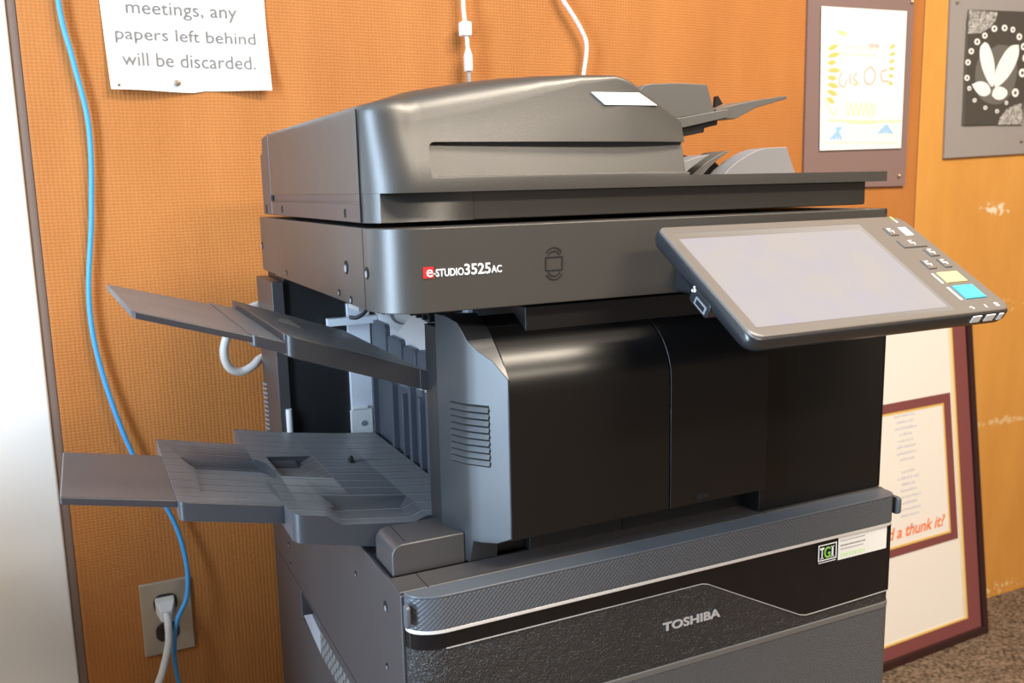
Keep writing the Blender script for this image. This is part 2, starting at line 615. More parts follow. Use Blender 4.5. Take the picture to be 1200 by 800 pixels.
struct(MB().box(3.4, 3.45, -3.6, 0.95, FL, 1.9).build('wall_right', M['room']))
struct(MB().box(-1.65, 3.4, -3.65, -3.6, FL, 1.9).build('wall_front', M['room']))
lw = MB()
lw.box(-1.65, -1.6, -3.6, -0.72, FL, 1.9).box(-1.65, -1.6, -0.16, 0.95, FL, 1.9)
lw.box(-1.65, -1.6, -0.72, -0.16, 1.63, 1.9)
struct(lw.build('wall_left', M['room']))
struct(MB().box(-1.6, -0.52, 0.16, WY + 0.003, FL, 0.04).build('added_shade_ledge', M['wallwhite'], bevel=0.004))  # out-of-view ledge, added to shade the lower left of the back wall
wf = MB()
for (a, b, c, d) in ((-0.72, -0.16, FL, -0.55), (-0.72, -0.16, 1.59, 1.63), (-0.72, -0.685, -0.55, 1.59), (-0.195, -0.16, -0.55, 1.59)):
    wf.box(-1.64, -1.6, a, b, c, d)
struct(wf.build('window_1', M['wallwhite'], bevel=0.002))

# ------------------------------------------------------------------ THE PRINTER
PR = empty('multifunction_printer', (0.2925, 0.30, FL),
           'large black office multifunction printer with document feeder, tilted touchscreen and left output trays', 'printer')

# --- lower cabinet
cab = MB().box(0, 0.585, 0.0, 0.615, -0.60, 0.0).build('cabinet', M['side'], PR, bevel=0.0015,
      cuts=[MB().box(-0.01, 0.02, 0.333, 0.44, -0.213, -0.174)])
MB().box(-0.0002, 0.0006, 0.02, 0.60, -0.1700, -0.1690).build('side_seam', M['void'], cab)
wd = MB()
wd.loft([[(-0.0006, 0.425, -0.2035), (0.014, 0.425, -0.2035), (0.014, 0.372, -0.182), (-0.0006, 0.374, -0.1795)],
         [(-0.0006, 0.335, -0.2155), (0.014, 0.335, -0.2155), (0.014, 0.330, -0.186), (-0.0006, 0.3305, -0.1845)]])
tag(wd.build('carry_grip', M['lightgrey'], cab), 'light grey carry grip')
vg = MB()
for row in range(3):
    for k in range(9):
        y = 0.3255 - 0.0150 * k - 0.002 * row
        z = -0.1815 - 0.0108 * row
        vg.loft([[(-0.0008, y, z), (0.001, y, z), (0.001, y - 0.0105, z), (-0.0008, y - 0.0105, z)],
                 [(-0.0028, y, z - 0.0070), (0.001, y, z - 0.0070), (0.001, y - 0.0105, z - 0.0070), (-0.0028, y - 0.0105, z - 0.0070)]])
vg.build('side_vent', M['midgrey'], cab)
for (y, z, r) in ((0.0459, -0.0288, 0.0052), (0.1474, -0.0363, 0.003), (0.0498, -0.091, 0.0032), (0.4993, -0.13, 0.0036), (0.495, -0.158, 0.003)):
    h = MB().cyl((-0.0006, y, z), X_, r, 0.001).build('screw_hole', M['void'], cab)
    MB().cyl((-0.0009, y - r * .2, z - r * .35), X_, r * 0.5, 0.0008).build('screw', M['port'], cab)
fo = MB()
for (x, y) in ((0.07, 0.07), (0.515, 0.07), (0.07, 0.54), (0.515, 0.54)):
    MB().tube([(x - 0.012, y, -0.645), (x + 0.012, y, -0.645)], 0.025, 20, 0).build('caster', M['dark'], PR, bevel=0.002)
    MB().box(x - 0.02, x + 0.02, y - 0.02, y + 0.02, -0.622, -0.598).build('caster_fork', M['dark'], PR)

# --- paper drawer with the slate handle bar
def front(r0, y=-0.022, x0=0.003, x1=0.582, yb=-0.0005):
    ry = min(r0, yb - y - 0.001)
    out = []
    for k in range(13):
        a = math.radians(180 + 90 * k / 12)
        out.append((x0 + 0.034 + 0.034 * math.cos(a), y + ry + ry * math.sin(a)))
    for k in range(9):
        a = math.radians(270 + 90 * k / 8)
        out.append((x1 - 0.014 + 0.014 * math.cos(a), y + ry * 0.7 + ry * 0.7 * math.sin(a)))
    return out + [(x1, yb), (x0, yb)]


dr = MB().prism(front(0.027, -0.0205), 'z', -0.24, -0.0318).build('paper_drawer', M['leather'], PR)
MB().prism(front(0.0275, -0.0212), 'z', -0.0475, -0.0312).build('glossy_band', M['gloss'], dr)
hb = MB().prism(front(0.028, -0.0235), 'z', -0.0290, 0.0008).build('drawer_handle', M['handle'], dr, bevel=0.0012)
MB().prism(front(0.028, -0.0238), 'z', 0.0008, 0.0034).build('handle_top', M['handle_top'], hb, bevel=0.0016, seg=3)
MB().prism(front(0.0285, -0.0232), 'z', -0.0324, -0.0288).build('chrome_strip', M['chrome'], dr, bevel=0.0006)
MB().prism(rrect(-0.0175, -0.008, -0.0245, -0.0035, 0.0035), 'x', -0.0006, 0.0032).build('end_tab', M['handle_top'], hb, bevel=0.0008)
MB().prism(rrect(-0.0245, -0.008, -0.0215, -0.0015, 0.004), 'x', 0.581, 0.5865).build('end_tab', M['handle_top'], hb, bevel=0.0008)
YF = -0.0205
gp = [(0.19, -0.0315), (0.575, -0.0315), (0.575, -0.1105), (0.462, -0.1128), (0.452, -0.1126), (0.444, -0.1105),
      (0.3655, -0.0715), (0.320, -0.0485), (0.314, -0.0467), (0.19, -0.0475)]
MB().prism(gp, 'y', YF - 0.0009, YF + 0.001).build('glossy_panel', M['gloss'], dr)
ln = MB()
edge = [(0.034, -0.0478), (0.312, -0.0472), (0.3195, -0.0492), (0.365, -0.0722), (0.4435, -0.1113), (0.4515, -0.1134), (0.462, -0.1136), (0.575, -0.1113)]
for (a, b) in zip(edge[:-1], edge[1:]):
    ln.loft([[(p[0], YF - 0.0013, p[1] - 0.0004), (p[0], YF - 0.0013, p[1] + 0.0005), (p[0], YF + 0.001, p[1] + 0.0005), (p[0], YF + 0.001, p[1] - 0.0004)] for p in (a, b)])
ln.build('silver_line', M['silver'], dr)
MB().prism(front(0.0275, -0.0222), 'z', -0.1315, -0.1248).build('grip_ridge', M['midgrey'], dr, bevel=0.002, seg=3)
MB().prism(front(0.0275, -0.0214), 'z', -0.2395, -0.1316).build('crosshatched_panel', M['carbon'], dr, bevel=0.001)
MB().text('TOSHIBA', (0.2650, YF - 0.0001, -0.0885), X_, Z_, FR, 0.0712, 0.0094, 0.0007, bold=0.03).build('brand_lettering', M['silver'], dr)
dr2 = MB().prism(front(0.027, -0.0205), 'z', -0.42, -0.246).build('paper_drawer', M['carbon'], PR, bevel=0.001)
MB().prism(front(0.028, -0.0235), 'z', -0.275, -0.247).build('drawer_handle', M['handle'], dr2, bevel=0.0012)
dr3 = MB().prism(front(0.027, -0.0205), 'z', -0.595, -0.426).build('paper_drawer', M['carbon'], PR, bevel=0.001)
MB().prism(front(0.028, -0.0235), 'z', -0.455, -0.427).build('drawer_handle', M['handle'], dr3, bevel=0.0012)

# --- service sticker on the glossy panel (logo and contact strip)
YS = YF - 0.0009
st = MB().flat([(0, 0), (0.031, 0), (0.031, 0.0265), (0, 0.0265)], (0.4645, YS, -0.0605), X_, Z_, FR, 0.0004).build('service_sticker', M['gloss'], PR)
tag(st, 'black and white service sticker with boxed logo')
MB().flat([(0, 0), (0.0727, 0.0), (0.0727, 0.0262), (0, 0.0262)], (0.4953, YS, -0.0590), X_, Z_, FR, 0.0005).build('contact_strip', M['label_white'], st)
fr_ = MB()
for (x0, x1, z0, z1) in ((0.0022, 0.0285, 0.0052, 0.0063), (0.0022, 0.0285, 0.0226, 0.0237), (0.0022, 0.0034, 0.0063, 0.0226), (0.0273, 0.0285, 0.0063, 0.0226), (0.003, 0.0275, 0.0028, 0.0036)):
    fr_.flat([(x0, z0), (x1, z0), (x1, z1), (x0, z1)], (0.4645, YS - 0.0004, -0.0605), X_, Z_, FR, 0.0002)
fr_.text('T', (0.4692, YS - 0.0004, -0.0530), X_, Z_, FR, 0.0058, 0.0128, 0.0002, bold=0.02)
fr_.text('I', (0.4860, YS - 0.0004, -0.0530), X_, Z_, FR, 0.0022, 0.0128, 0.0002, bold=0.02)
for z in (-0.0530, -0.0413):
    fr_.flat([(0, 0), (0.0048, 0), (0.0048, 0.0011), (0, 0.0011)], (0.4847, YS - 0.0004, z), X_, Z_, FR, 0.0002)
fr_.flat([(0, 0), (0.0045, 0), (0.0045, 0.0011), (0, 0.0011)], (0.4698, YS - 0.0004, -0.0530), X_, Z_, FR, 0.0002)
fr_.build('logo_frame', M['letter'], st)
MB().text('G', (0.4752, YS - 0.0004, -0.0532), X_, Z_, FR, 0.0088, 0.0132, 0.0003, bold=0.02).build('logo_letter', M['green'], st)
gl = MB()
for k in range(9):
    gl.flat([(0, 0), (0.0026, 0), (0.0026, 0.0042), (0, 0.0042)], (0.4985 + 0.0042 * k, YS - 0.0005, -0.0562), X_, Z_, FR, 0.0001)
gl.build('green_number', M['palegreen'], st)
tl = MB()
for (z, x1, hh) in ((-0.0378, 0.533, 0.0009), (-0.0437, 0.535, 0.0016), (-0.0475, 0.531, 0.0009)):
    x = 0.4985
    while x < x1:
        wdt = random.uniform(0.0008, 0.0022)
        tl.flat([(0, 0), (wdt, 0), (wdt, hh), (0, hh)], (x, YS - 0.0005, z), X_, Z_, FR, 0.0001)
        x += wdt + 0.0006
tl.build('small_print', M['ink'], st)

# --- engine body behind the doors
body = MB().box(0.145, 0.5845, 0.033, 0.612, 0.0015, 0.243).build('engine_body', M['dark'], PR, bevel=0.001)
MB().box(0.0, 0.585, 0.001, 0.034, 0.0, 0.0030).build('front_ledge', M['side'], PR, bevel=0.0008)
MB().box(0.026, 0.0268, 0.0005, 0.034, 0.0026, 0.0033).build('ledge_seam', M['void'], body)
MB().box(0.4115, 0.4122, 0.0005, 0.034, 0.0026, 0.0033).build('ledge_seam', M['void'], body)
MB().box(0.2505, 0.2512, 0.0324, 0.034, 0.003, 0.03).build('ledge_seam', M['void'], body)
prof = [(0.034, 0.0315), (-0.0044, 0.0315), (-0.0044, 0.166), (-0.0036, 0.174), (-0.0014, 0.1825), (0.0022, 0.1905), (0.0072, 0.1985),
        (0.0125, 0.2045), (0.0195, 0.2105), (0.0270, 0.2163), (0.0346, 0.2214), (0.0600, 0.2350), (0.0600, 0.10), (0.034, 0.09)]
MB().prism(prof, 'x', 0.1080, 0.2836).build('front_door', M['door'], PR, bevel=0.0014)
d2 = MB().prism(prof, 'x', 0.2846, 0.4065).build('toner_door', M['door'], PR, bevel=0.0012)
MB().prism(rrect(0.318, 0.331, 0.0365, 0.0415, 0.001), 'y', -0.0050, -0.0040).build('door_notch', M['void'], d2)
MB().prism([(0.034, 0.0034), (0.0062, 0.0034), (0.0062, 0.19), (0.01, 0.2), (0.034, 0.222), (0.06, 0.235), (0.06, 0.05)], 'x', 0.4072, 0.5815).build('right_front_cover', M['door'], PR, bevel=0.001)
MB().box(0.582, 0.585, 0.0068, 0.06, 0.0034, 0.24).build('right_corner_strip', M['door'], PR, bevel=0.0008)

# left pillar cover: follows the door's profile, bends at a vertical crease
plan = [(0.1085, -0.0036), (0.0990, 0.0090), (0.0895, 0.0215), (0.0835, 0.0295), (0.0810, 0.0335), (0.0780, 0.040), (0.0725, 0.055), (0.0675, 0.069)]
ztop = [0.1838, 0.2000, 0.2085, 0.2165, 0.2245, 0.2335, 0.2380, 0.2392]
zdoor = [0.1838, 0.2000, 0.2117, 0.2180, 0.2207, 0.2248, 0.2330, 0.2370]
zbot = [0.0330, 0.0262, 0.0245, 0.0245, 0.0030, 0.0030, 0.0030, 0.0030]
pl = MB()
pb = pl.bm
cols = []
for (x, y), zt, zd, zb in zip(plan, ztop, zdoor, zbot):
    cols.append([pb.verts.new(v) for v in ((x, y, zb), (x, y, zt), (0.1100, y, zd - 0.0004), (0.1100, y, zb))])
for a, b in zip(cols[:-1], cols[1:]):
    for i in range(4):
        j = (i + 1) % 4
        pb.faces.new((a[i], a[j], b[j], b[i]))
pb.faces.new(cols[0][::-1])
pb.faces.new(cols[-1])
pil = pl.build('left_pillar_cover', M['pillar'], PR, bevel=0.0012, smooth=24)
MB().prism([(0.100, 0.0420), (0.146, 0.0420), (0.146, 0.1), (0.0685, 0.1), (0.0685, 0.0690), (0.0790, 0.0420)], 'z', 0.0032, 0.2255).build('pillar_core', M['dark'], PR)
# louvre: dark opening and nine slats bent round the crease
vp = [(0.0962, 0.0127), (0.0835, 0.0295), (0.0810, 0.0335), (0.0740, 0.0510)]


def strip(z0, z1, off0, off1, dep):
    def outn(i):
        d = Vector((vp[min(i + 1, 3)][0] - vp[max(i - 1, 0)][0], vp[min(i + 1, 3)][1] - vp[max(i - 1, 0)][1], 0)).normalized()
        n = Vector((-d.y, d.x, 0))
        return n if n.x < 0 else -n
    rings = []
    for i, p in enumerate(vp):
        q = Vector((p[0], p[1], 0))
        n = outn(i)
        rings.append([q + n * off0 + Z_ * z0, q + n * off1 + Z_ * z1, q - n * dep + Z_ * z1, q - n * dep + Z_ * z0])
    return rings


gr = MB().loft(strip(0.0995, 0.1580, 0.0004, 0.0004, 0.002)).build('vent_grille', M['void'], pil)
sl = MB()
for k in range(9):
    z = 0.1015 + 0.00632 * k
    sl.loft(strip(z, z + 0.0040, 0.0028, 0.0006, 0.0005))
sl.build('slats', M['pillar'], gr)
# raised block on the deck in front of the tray
blk = MB().prism(rrect(0.006, 0.0785, 0.0015, 0.0315, (0.0, 0.0, 0.002, 0.011), 8), 'y', 0.038, 0.090).build('deck_block', M['side'], PR, bevel=0.0015, seg=3)
MB().box(0.0205, 0.0212, 0.044, 0.0905, 0.0308, 0.0318).build('seam', M['void'], blk)
MB().box(0.0, 0.0035, 0.034, 0.612, 0.0, 0.0022).build('deck_rail', M['side'], PR, bevel=0.0008)
MB().box(0.010, 0.0108, 0.034, 0.46, 0.0, 0.0006).build('deck_seam', M['void'], PR)

# --- output bay: what stands inside the opening
MB().box(0.0, 0.0155, 0.500, 0.612, 0.0015, 0.236).build('rear_column', M['side'], PR, bevel=0.001)
lv = MB()
for k in range(12):
    z = 0.004 + 0.0066 * k
    lv.loft([[(-0.0012, 0.612, z), (0.001, 0.612, z), (0.001, 0.612, z + 0.003), (-0.0012, 0.612, z + 0.003)],
             [(-0.0012, 0.585, z + 0.0035), (0.001, 0.585, z + 0.0035), (0.001, 0.585, z + 0.0065), (-0.0012, 0.585, z + 0.0065)]])
lv.build('column_vent', M['lightgrey'], PR)
MB().box(0.0165, 0.106, 0.506, 0.610, 0.0015, 0.2435).build('bay_back_panel', M['dark'], PR, bevel=0.001)
MB().tube([(0.0115, 0.4975, 0.002), (0.0115, 0.4975, 0.062)], 0.0042, 10, 0).build('white_sleeve', M['white'], PR)
po = MB().box(0.100, 0.132, 0.500, 0.53, 0.0015, 0.200).build('bay_post', M['inner_grey'], PR, bevel=0.001)
po.data.materials[0] = M['inner_white']
brk = MB().box(0.0965, 0.128, 0.4945, 0.4995, 0.0015, 0.050).box(0.099, 0.122, 0.4935, 0.4995, 0.050, 0.054).build('post_bracket', M['white'], po, bevel=0.001)
MB().cyl((0.1145, 0.4950, 0.030), FR, 0.0042, 0.0015, 12).build('screw', M['port'], po)
rw = MB().box(0.126, 0.145, 0.19, 0.470, 0.0015, 0.108).build('rib_wall', M['inner_grey'], PR, bevel=0.001)
for (y, wdt, zt) in ((0.455, 0.006, 0.112), (0.370, 0.010, 0.112), (0.330, 0.004, 0.104), (0.300, 0.009, 0.122), (0.268, 0.005, 0.112), (0.238, 0.009, 0.125), (0.206, 0.010, 0.112)):
    MB().prism([(y, 0.002), (y + wdt, 0.002), (y + wdt, zt - 0.006), (y + wdt * 0.5, zt), (y, zt - 0.004)], 'x', 0.1185, 0.127).build('rib', M['inner_grey'], rw, bevel=0.0008)
for (y, z) in ((0.395, 0.078), (0.256, 0.09), (0.222, 0.083)):
    MB().cyl((0.1260, y, z), -X_, 0.004, 0.0014, 12).build('rib_screw', M['port'], rw)
MB().box(0.140, 0.1449, 0.16, 0.500, 0.108, 0.2425).build('inner_frame', M['inner_white'], PR)
ug = MB()
for (y0, y1, zb, zt) in ((0.435, 0.500, 0.13, 0.176), (0.372, 0.425, 0.13, 0.164), (0.318, 0.362, 0.13, 0.160), (0.262, 0.310, 0.13, 0.162), (0.196, 0.252, 0.13, 0.166)):
    ug.prism([(y0, zb), (y1, zb), (y1, zt - 0.006), (y1 - 0.006, zt), (y0 + 0.004, zt), (y0, zt - 0.004)], 'x', 0.133, 0.1405)
ug.build('exit_guide', M['inner_grey'], PR, bevel=0.001)
MB().tube([(0.129, 0.17, 0.203), (0.129, 0.345, 0.203)], 0.0125, 18, 0).build('exit_roller', M['white'], PR)
MB().tube([(0.129, 0.345, 0.203), (0.129, 0.353, 0.203)], 0.015, 18, 0).build('roller_collar', M['lightgrey'], PR, bevel=0.001)
flp = MB().loft([[(0.112, 0.205, 0.206), (0.1125, 0.205, 0.208), (0.105, 0.207, 0.181), (0.1045, 0.207, 0.179)],
                 [(0.112, 0.258, 0.211), (0.1125, 0.258, 0.213), (0.105, 0.296, 0.187), (0.1045, 0.296, 0.185)]]).build('paper_flap', M['white'], PR)
tp = MB()
for y in (0.182, 0.202, 0.222, 0.243, 0.262):
    tp.box(0.104, 0.118, y, y + 0.005, 0.213, 0.226)
tp.box(0.100, 0.139, 0.175, 0.275, 0.222, 0.2425)
tp.build('exit_fingers', M['dark'], PR, bevel=0.0008)
MB().box(0.070, 0.139, 0.488, 0.500, 0.172, 0.182).build('cross_bar', M['inner_white'], PR)
MB().prism([(0.10, 0.205), (0.132, 0.19), (0.132, 0.2430), (0.10, 0.2430)], 'y', 0.43, 0.49).build('bay_latch', M['dark'], PR, bevel=0.001)
MB().box(0.0985, 0.1325, 0.435, 0.485, 0.196, 0.206).build('latch_plate', M['white'], PR, bevel=0.001)
MB().tube([(0.085, 0.33, 0.2430), (0.085, 0.335, 0.225), (0.083, 0.35, 0.208), (0.078, 0.372, 0.198), (0.073, 0.385, 0.197)], 0.0027, 8).build('paper_sensor_wire', M['inner_grey'], PR)

# --- lower output tray, three telescoping pieces
TR = lambda x: 0.055 - 0.205 * (x + 0.068) if x < 0 else (0.0411 - 0.150 * x if x < 0.07 else 0.0306 - 0.115 * (x - 0.07))
top = [(x, TR(x)) for x in (-0.068, -0.04, 0.0, 0.035, 0.07, 0.1178)]
body_main = rrect(-0.0695, 0.1178, 0.099, 0.4555, (0.012, 0, 0, 0.004), 6)


def plate(outline, ztop_f, zbot_f):
    return MB().loft([[(x, y, zbot_f(x)) for x, y in outline], [(x, y, ztop_f(x)) for x, y in outline]])


def plate_grid(x0, x1, y0, y1, rad, zt, zb, n=8):
    """plate with its top cut into strips along X so it can bend"""
    ol = rrect(x0, x1, y0, y1, rad, 6)
    m = plate(ol, zt, zb)
    for k in range(1, n):
        x = x0 + (x1 - x0) * k / n
        g = m.bm.verts[:] + m.bm.edges[:] + m.bm.faces[:]
        bmesh.ops.bisect_plane(m.bm, geom=g, plane_co=(x, 0, 0), plane_no=(1, 0, 0))
    for v in m.bm.verts:
        mid = (zt(v.co.x) + zb(v.co.x)) / 2
        v.co.z = zt(v.co.x) if v.co.z > mid else zb(v.co.x)
    return m


def scoop(x0, x1, y0, y1, zt, depth, wall=0.008, yopen=False, xopen=False):
    c = MB()
    hi = 0.03
    def ring(d, up):
        xa = x0 - (0.03 if xopen else 0) + (0 if xopen else d)
        ya = y0 - (0.03 if yopen else 0) + (0 if yopen else d)
        return [(xa, ya, zt(max(xa, x0)) + up), (x1 - d, ya, zt(x1 - d) + up), (x1 - d, y1 - d, zt(x1 - d) + up), (xa, y1 - d, zt(max(xa, x0)) + up)]
    c.loft([ring(wall, -depth), ring(0, 0.0), ring(0, hi)])
    return c


main = plate_grid(-0.0695, 0.1178, 0.099, 0.4555, (0.012, 0, 0, 0.004), TR, lambda x: max(0.0040, 0.0262 - 0.228 * (x + 0.066)), 10)
s1 = MB()
zz = lambda x, d=0: TR(x) - d
s1.loft([[(-0.031, 0.05, zz(-0.031, .0085)), (0.049, 0.05, zz(0.049, .0065)), (0.052, 0.150, zz(0.052, .0065)), (-0.016, 0.150, zz(-0.016, .0085))],
         [(-0.046, 0.05, zz(-0.046)), (0.0665, 0.05, zz(0.0665, -.0015)), (0.064, 0.166, zz(0.064)), (-0.026, 0.166, zz(-0.026))],
         [(-0.046, 0.05, 0.09), (0.0665, 0.05, 0.09), (0.064, 0.166, 0.09), (-0.026, 0.166, 0.09)]])
s2 = MB()
s2.loft([[(-0.045, 0.250, zz(-0.045, .008)), (-0.014, 0.250, zz(-0.014, .0075)), (-0.018, 0.318, zz(-0.018, .008)), (-0.045, 0.312, zz(-0.045, .009))],
         [(-0.0535, 0.236, zz(-0.0535)), (0.004, 0.236, zz(0.004)), (0.002, 0.334, zz(0.002)), (-0.0535, 0.318, zz(-0.0535))],
         [(-0.0535, 0.236, 0.09), (0.004, 0.236, 0.09), (0.002, 0.334, 0.09), (-0.0535, 0.318, 0.09)]])
s4 = MB().prism([(-0.09, 0.3075), (-0.0714, 0.3075), (-0.0605, 0.292), (-0.0570, 0.275), (-0.0545, 0.250), (-0.0540, 0.228), (-0.09, 0.226)], 'z', 0.0, 0.12)
LT = main.build('lower_output_tray', M['tray'], PR, bevel=0.0012, cuts=[s1, s2, s4])
MB().loft([[(0.040, 0.300, TR(0.04) - 0.001), (0.0415, 0.318, TR(0.04) - 0.001), (0.047, 0.300, TR(0.047) - 0.001)],
           [(0.043, 0.303, TR(0.04) + 0.008), (0.0435, 0.306, TR(0.04) + 0.008), (0.045, 0.304, TR(0.047) + 0.008)]]).build('paper_stop', M['dark'], LT)
T2 = lambda x: 0.0722 - 0.211 * (x + 0.1657)
mid = plate_grid(-0.1662, -0.02, 0.1400, 0.3880, (0.006, 0, 0, 0.002), T2, lambda x: T2(x) - 0.0190, 4)
s3 = MB()
s3.loft([[(-0.143, 0.160, T2(-0.143) - 0.0002), (-0.03, 0.160, T2(-0.03) - .0002), (-0.03, 0.296, T2(-0.03) - 0.010), (-0.134, 0.296, T2(-0.134) - 0.009)],
         [(-0.158, 0.152, T2(-0.158) + 0.001), (0.02, 0.152, T2(0.02) + .001), (0.02, 0.310, T2(0.02)), (-0.148, 0.310, T2(-0.148) + .0005)],
         [(-0.158, 0.152, 0.15), (0.02, 0.152, 0.15), (0.02, 0.310, 0.15), (-0.148, 0.310, 0.15)]])
MID = mid.build('tray_extension', M['tray'], LT, bevel=0.001, cuts=[s3])
T3 = lambda x: 0.0907 - 0.206 * (x + 0.2624)
out3 = [(-0.2640, 0.1500), (-0.158, 0.1510), (-0.158, 0.318), (-0.2624, 0.3120)]
e3 = MB().loft([[(x, y, T3(x) - 0.0080) for x, y in out3], [(x, y, T3(x)) for x, y in out3]])
EN = e3.build('tray_end_flap', M['smooth_tray'], LT, bevel=0.0018, seg=3)

# --- upper output tray, steeper, three pieces
U1 = lambda x: 0.227 - 0.362 * (x + 0.065)
def U1b(x):
    return 0.2058 - 0.354 * (x + 0.0634) if x < 0.072 else 0.1580
um = plate_grid(-0.0672, 0.0685, 0.0955, 0.400, (0.010, 0, 0, 0.003), U1, U1b, 9)
UT = um.build('upper_output_tray', M['utray'], PR, bevel=0.0012)
MB().prism([(0.060, 0.1818), (0.0665, 0.1797), (0.0700, 0.1803), (0.0740, 0.1835), (0.0860, 0.1945), (0.0860, 0.1585), (0.072, 0.1585), (0.060, 0.1625)], 'y', 0.0952, 0.103).build('tray_arm', M['smooth_tray'], UT, bevel=0.001)
MB().loft([[(-0.046, 0.236, U1(-0.046) + .0002), (-0.0225, 0.222, U1(-0.0225) + .0002), (-0.022, 0.300, U1(-0.022) + .0002)],
           [(-0.044, 0.240, U1(-0.046) + .0025), (-0.0235, 0.226, U1(-0.0225) + .0012), (-0.0225, 0.296, U1(-0.022) + .004)]]).build('scoop_highlight', M['midgrey'], UT)  # lighter grey wedge standing in for the highlight of a small scoop
U2 = lambda x: 0.2292 - 0.330 * (x + 0.0945)
o2 = rrect(-0.0960, -0.045, 0.1005, 0.378, (0.006, 0, 0, 0.002), 6)
MB().loft([[(x, y, U2(x) - 0.0112) for x, y in o2], [(x, y, U2(x)) for x, y in o2]]).build('tray_extension', M['smooth_tray'], UT, bevel=0.001)
U3 = lambda x: 0.2575 - 0.312 * (x + 0.190)
o3 = [(-0.1905, 0.1025), (-0.088, 0.1025), (-0.088, 0.370), (-0.2045, 0.3300), (-0.1935, 0.1075)]
MB().loft([[(x, y, U3(x) - 0.0066) for x, y in o3], [(x, y, U3(x)) for x, y in o3]]).build('tray_end_flap', M['smooth_tray'], UT, bevel=0.0012)

# --- scanner unit
sc_out = rrect(0.0, 0.585, 0.0115, 0.556, (0.042, 0.004, 0.003, 0.003), 12)
SC = MB().prism(sc_out, 'z', 0.2478, 0.3212).build('scanner_unit', M['scan'], PR, bevel=0.003, seg=3,
      cuts=[MB().box(-0.01, 0.05, 0.47, 0.6, 0.24, 0.2495)])
MB().box(-0.0003, 0.002, 0.0620, 0.0630, 0.2478, 0.3205).build('seam', M['void'], SC)
MB().box(0.5800, 0.5807, 0.0110, 0.05, 0.316, 0.3216).build('seam', M['void'], SC)
for (y, z, r) in ((0.1212, 0.2826, 0.0066), (0.0541, 0.2820, 0.0056), (0.5480, 0.2828, 0.005), (0.3984, 0.2565, 0.003), (0.1518, 0.2555, 0.0034), (0.110, 0.2525, 0.0038)):
    xx = 0.0 if y > 0.06 else 0.0002
    MB().cyl((xx - 0.0006, y, z), X_, r, 0.0012).build('screw_hole', M['void'], SC)
    MB().cyl((xx - 0.0009, y + r * .25, z - r * .2), X_, r * 0.55, 0.0008).build('screw', M['lightgrey'], SC)
YC = 0.0115
MB().flat([(0, 0), (0.0098, 0), (0.0098, 0.0098), (0, 0.0098)], (0.0372, YC, 0.2782), X_, Z_, FR, 0.0005).build('red_badge', M['red'], SC)
le = MB().text('e', (0.0402, YC - 0.0005, 0.2792), X_, Z_, FR, 0.0058, 0.0066, 0.0003, bold=0.006)
le.text('-', (0.0467, YC - 0.0001, 0.2813), X_, Z_, FR, 0.0018, 0.0010, 0.0005, bold=0.02)
le.text('STUDIO', (0.0488, YC, 0.2790), X_, Z_, FR, 0.0262, 0.0068, 0.0005, bold=0.018)
le.text('3525', (0.0757, YC, 0.2790), X_, Z_, FR, 0.0252, 0.0098, 0.0005, bold=0.018)
le.text('AC', (0.1016, YC, 0.2794), X_, Z_, FR, 0.0102, 0.0066, 0.0005, bold=0.018)
le.build('model_lettering', M['letter'], SC)
ic = MB()
def ring_line(pts, wdt=0.0005):
    for a, b in zip(pts[:-1], pts[1:]):
        a, b = Vector((a[0], 0, a[1])), Vector((b[0], 0, b[1]))
        n = (b - a).normalized().cross(Y_) * wdt
        ic.loft([[a - n + Y_ * (YC - .0005), a + n + Y_ * (YC - .0005), a + n + Y_ * (YC + .0003), a - n + Y_ * (YC + .0003)],
                 [b - n + Y_ * (YC - .0005), b + n + Y_ * (YC - .0005), b + n + Y_ * (YC + .0003), b - n + Y_ * (YC + .0003)]])
cx, cz = 0.1645, 0.2840
ring_line([(cx - .0085, cz - .006), (cx + .0085, cz - .006), (cx + .0085, cz + .006), (cx - .0085, cz + .006), (cx - .0085, cz - .006)])
for s in (1, -1):
    for r in (0.0105, 0.0140):
        ring_line([(cx + r * .75 * math.sin(a), cz + s * (0.0015 + r * math.cos(a) * .95)) for a in [math.radians(-50 + 12.5 * k) for k in range(9)]])
ic.build('card_reader_mark', M['dark'], SC)

# --- document feeder
ADF = MB().box(0.012, 0.584, 0.045, 0.46, 0.3255, 0.3520).build('document_feeder', M['dark'], PR, bevel=0.002,)
ADF.data.materials[0] = M['scan']
TOPC = [(-0.02, 0.4205), (-0.0036, 0.4262), (0.012, 0.4308), (0.055, 0.4405), (0.106, 0.4492), (0.14, 0.4530), (0.175, 0.4554), (0.22, 0.4570), (0.2500, 0.4575), (0.2600, 0.4560), (0.2725, 0.4510), (0.3276, 0.4168), (0.3300, 0.4150), (0.36, 0.40)]


def ztopf(x):
    for (a, za), (b, zb) in zip(TOPC[:-1], TOPC[1:]):
        if a <= x <= b:
            return za + (zb - za) * (x - a) / (b - a)
    return TOPC[-1][1]


def adf_outline(inset, lean, xr=0.330):
    """rounded plan outline, extra points along the front and back so the top can follow its curve"""
    x0, x1, y0, y1 = inset, xr - inset * 0.1, 0.030 + inset + lean, 0.463 - inset
    r = max(0.044 - inset, 0.012)
    pts = []
    for k in range(13):
        a = math.radians(180 + 90 * k / 12)
        pts.append((x0 + r + r * math.cos(a), y0 + r + r * math.sin(a)))
    xs = [0.055, 0.08, 0.106, 0.14, 0.175, 0.215, 0.2538, 0.263, 0.2725, 0.30, 0.3272]
    pts += [(x, y0) for x in xs]
    pts += [(x1, y0), (x1, y1)]
    pts += [(x, y1) for x in reversed(xs)]
    pts += [(x0 + 0.02, y1), (x0, y1)]
    return pts


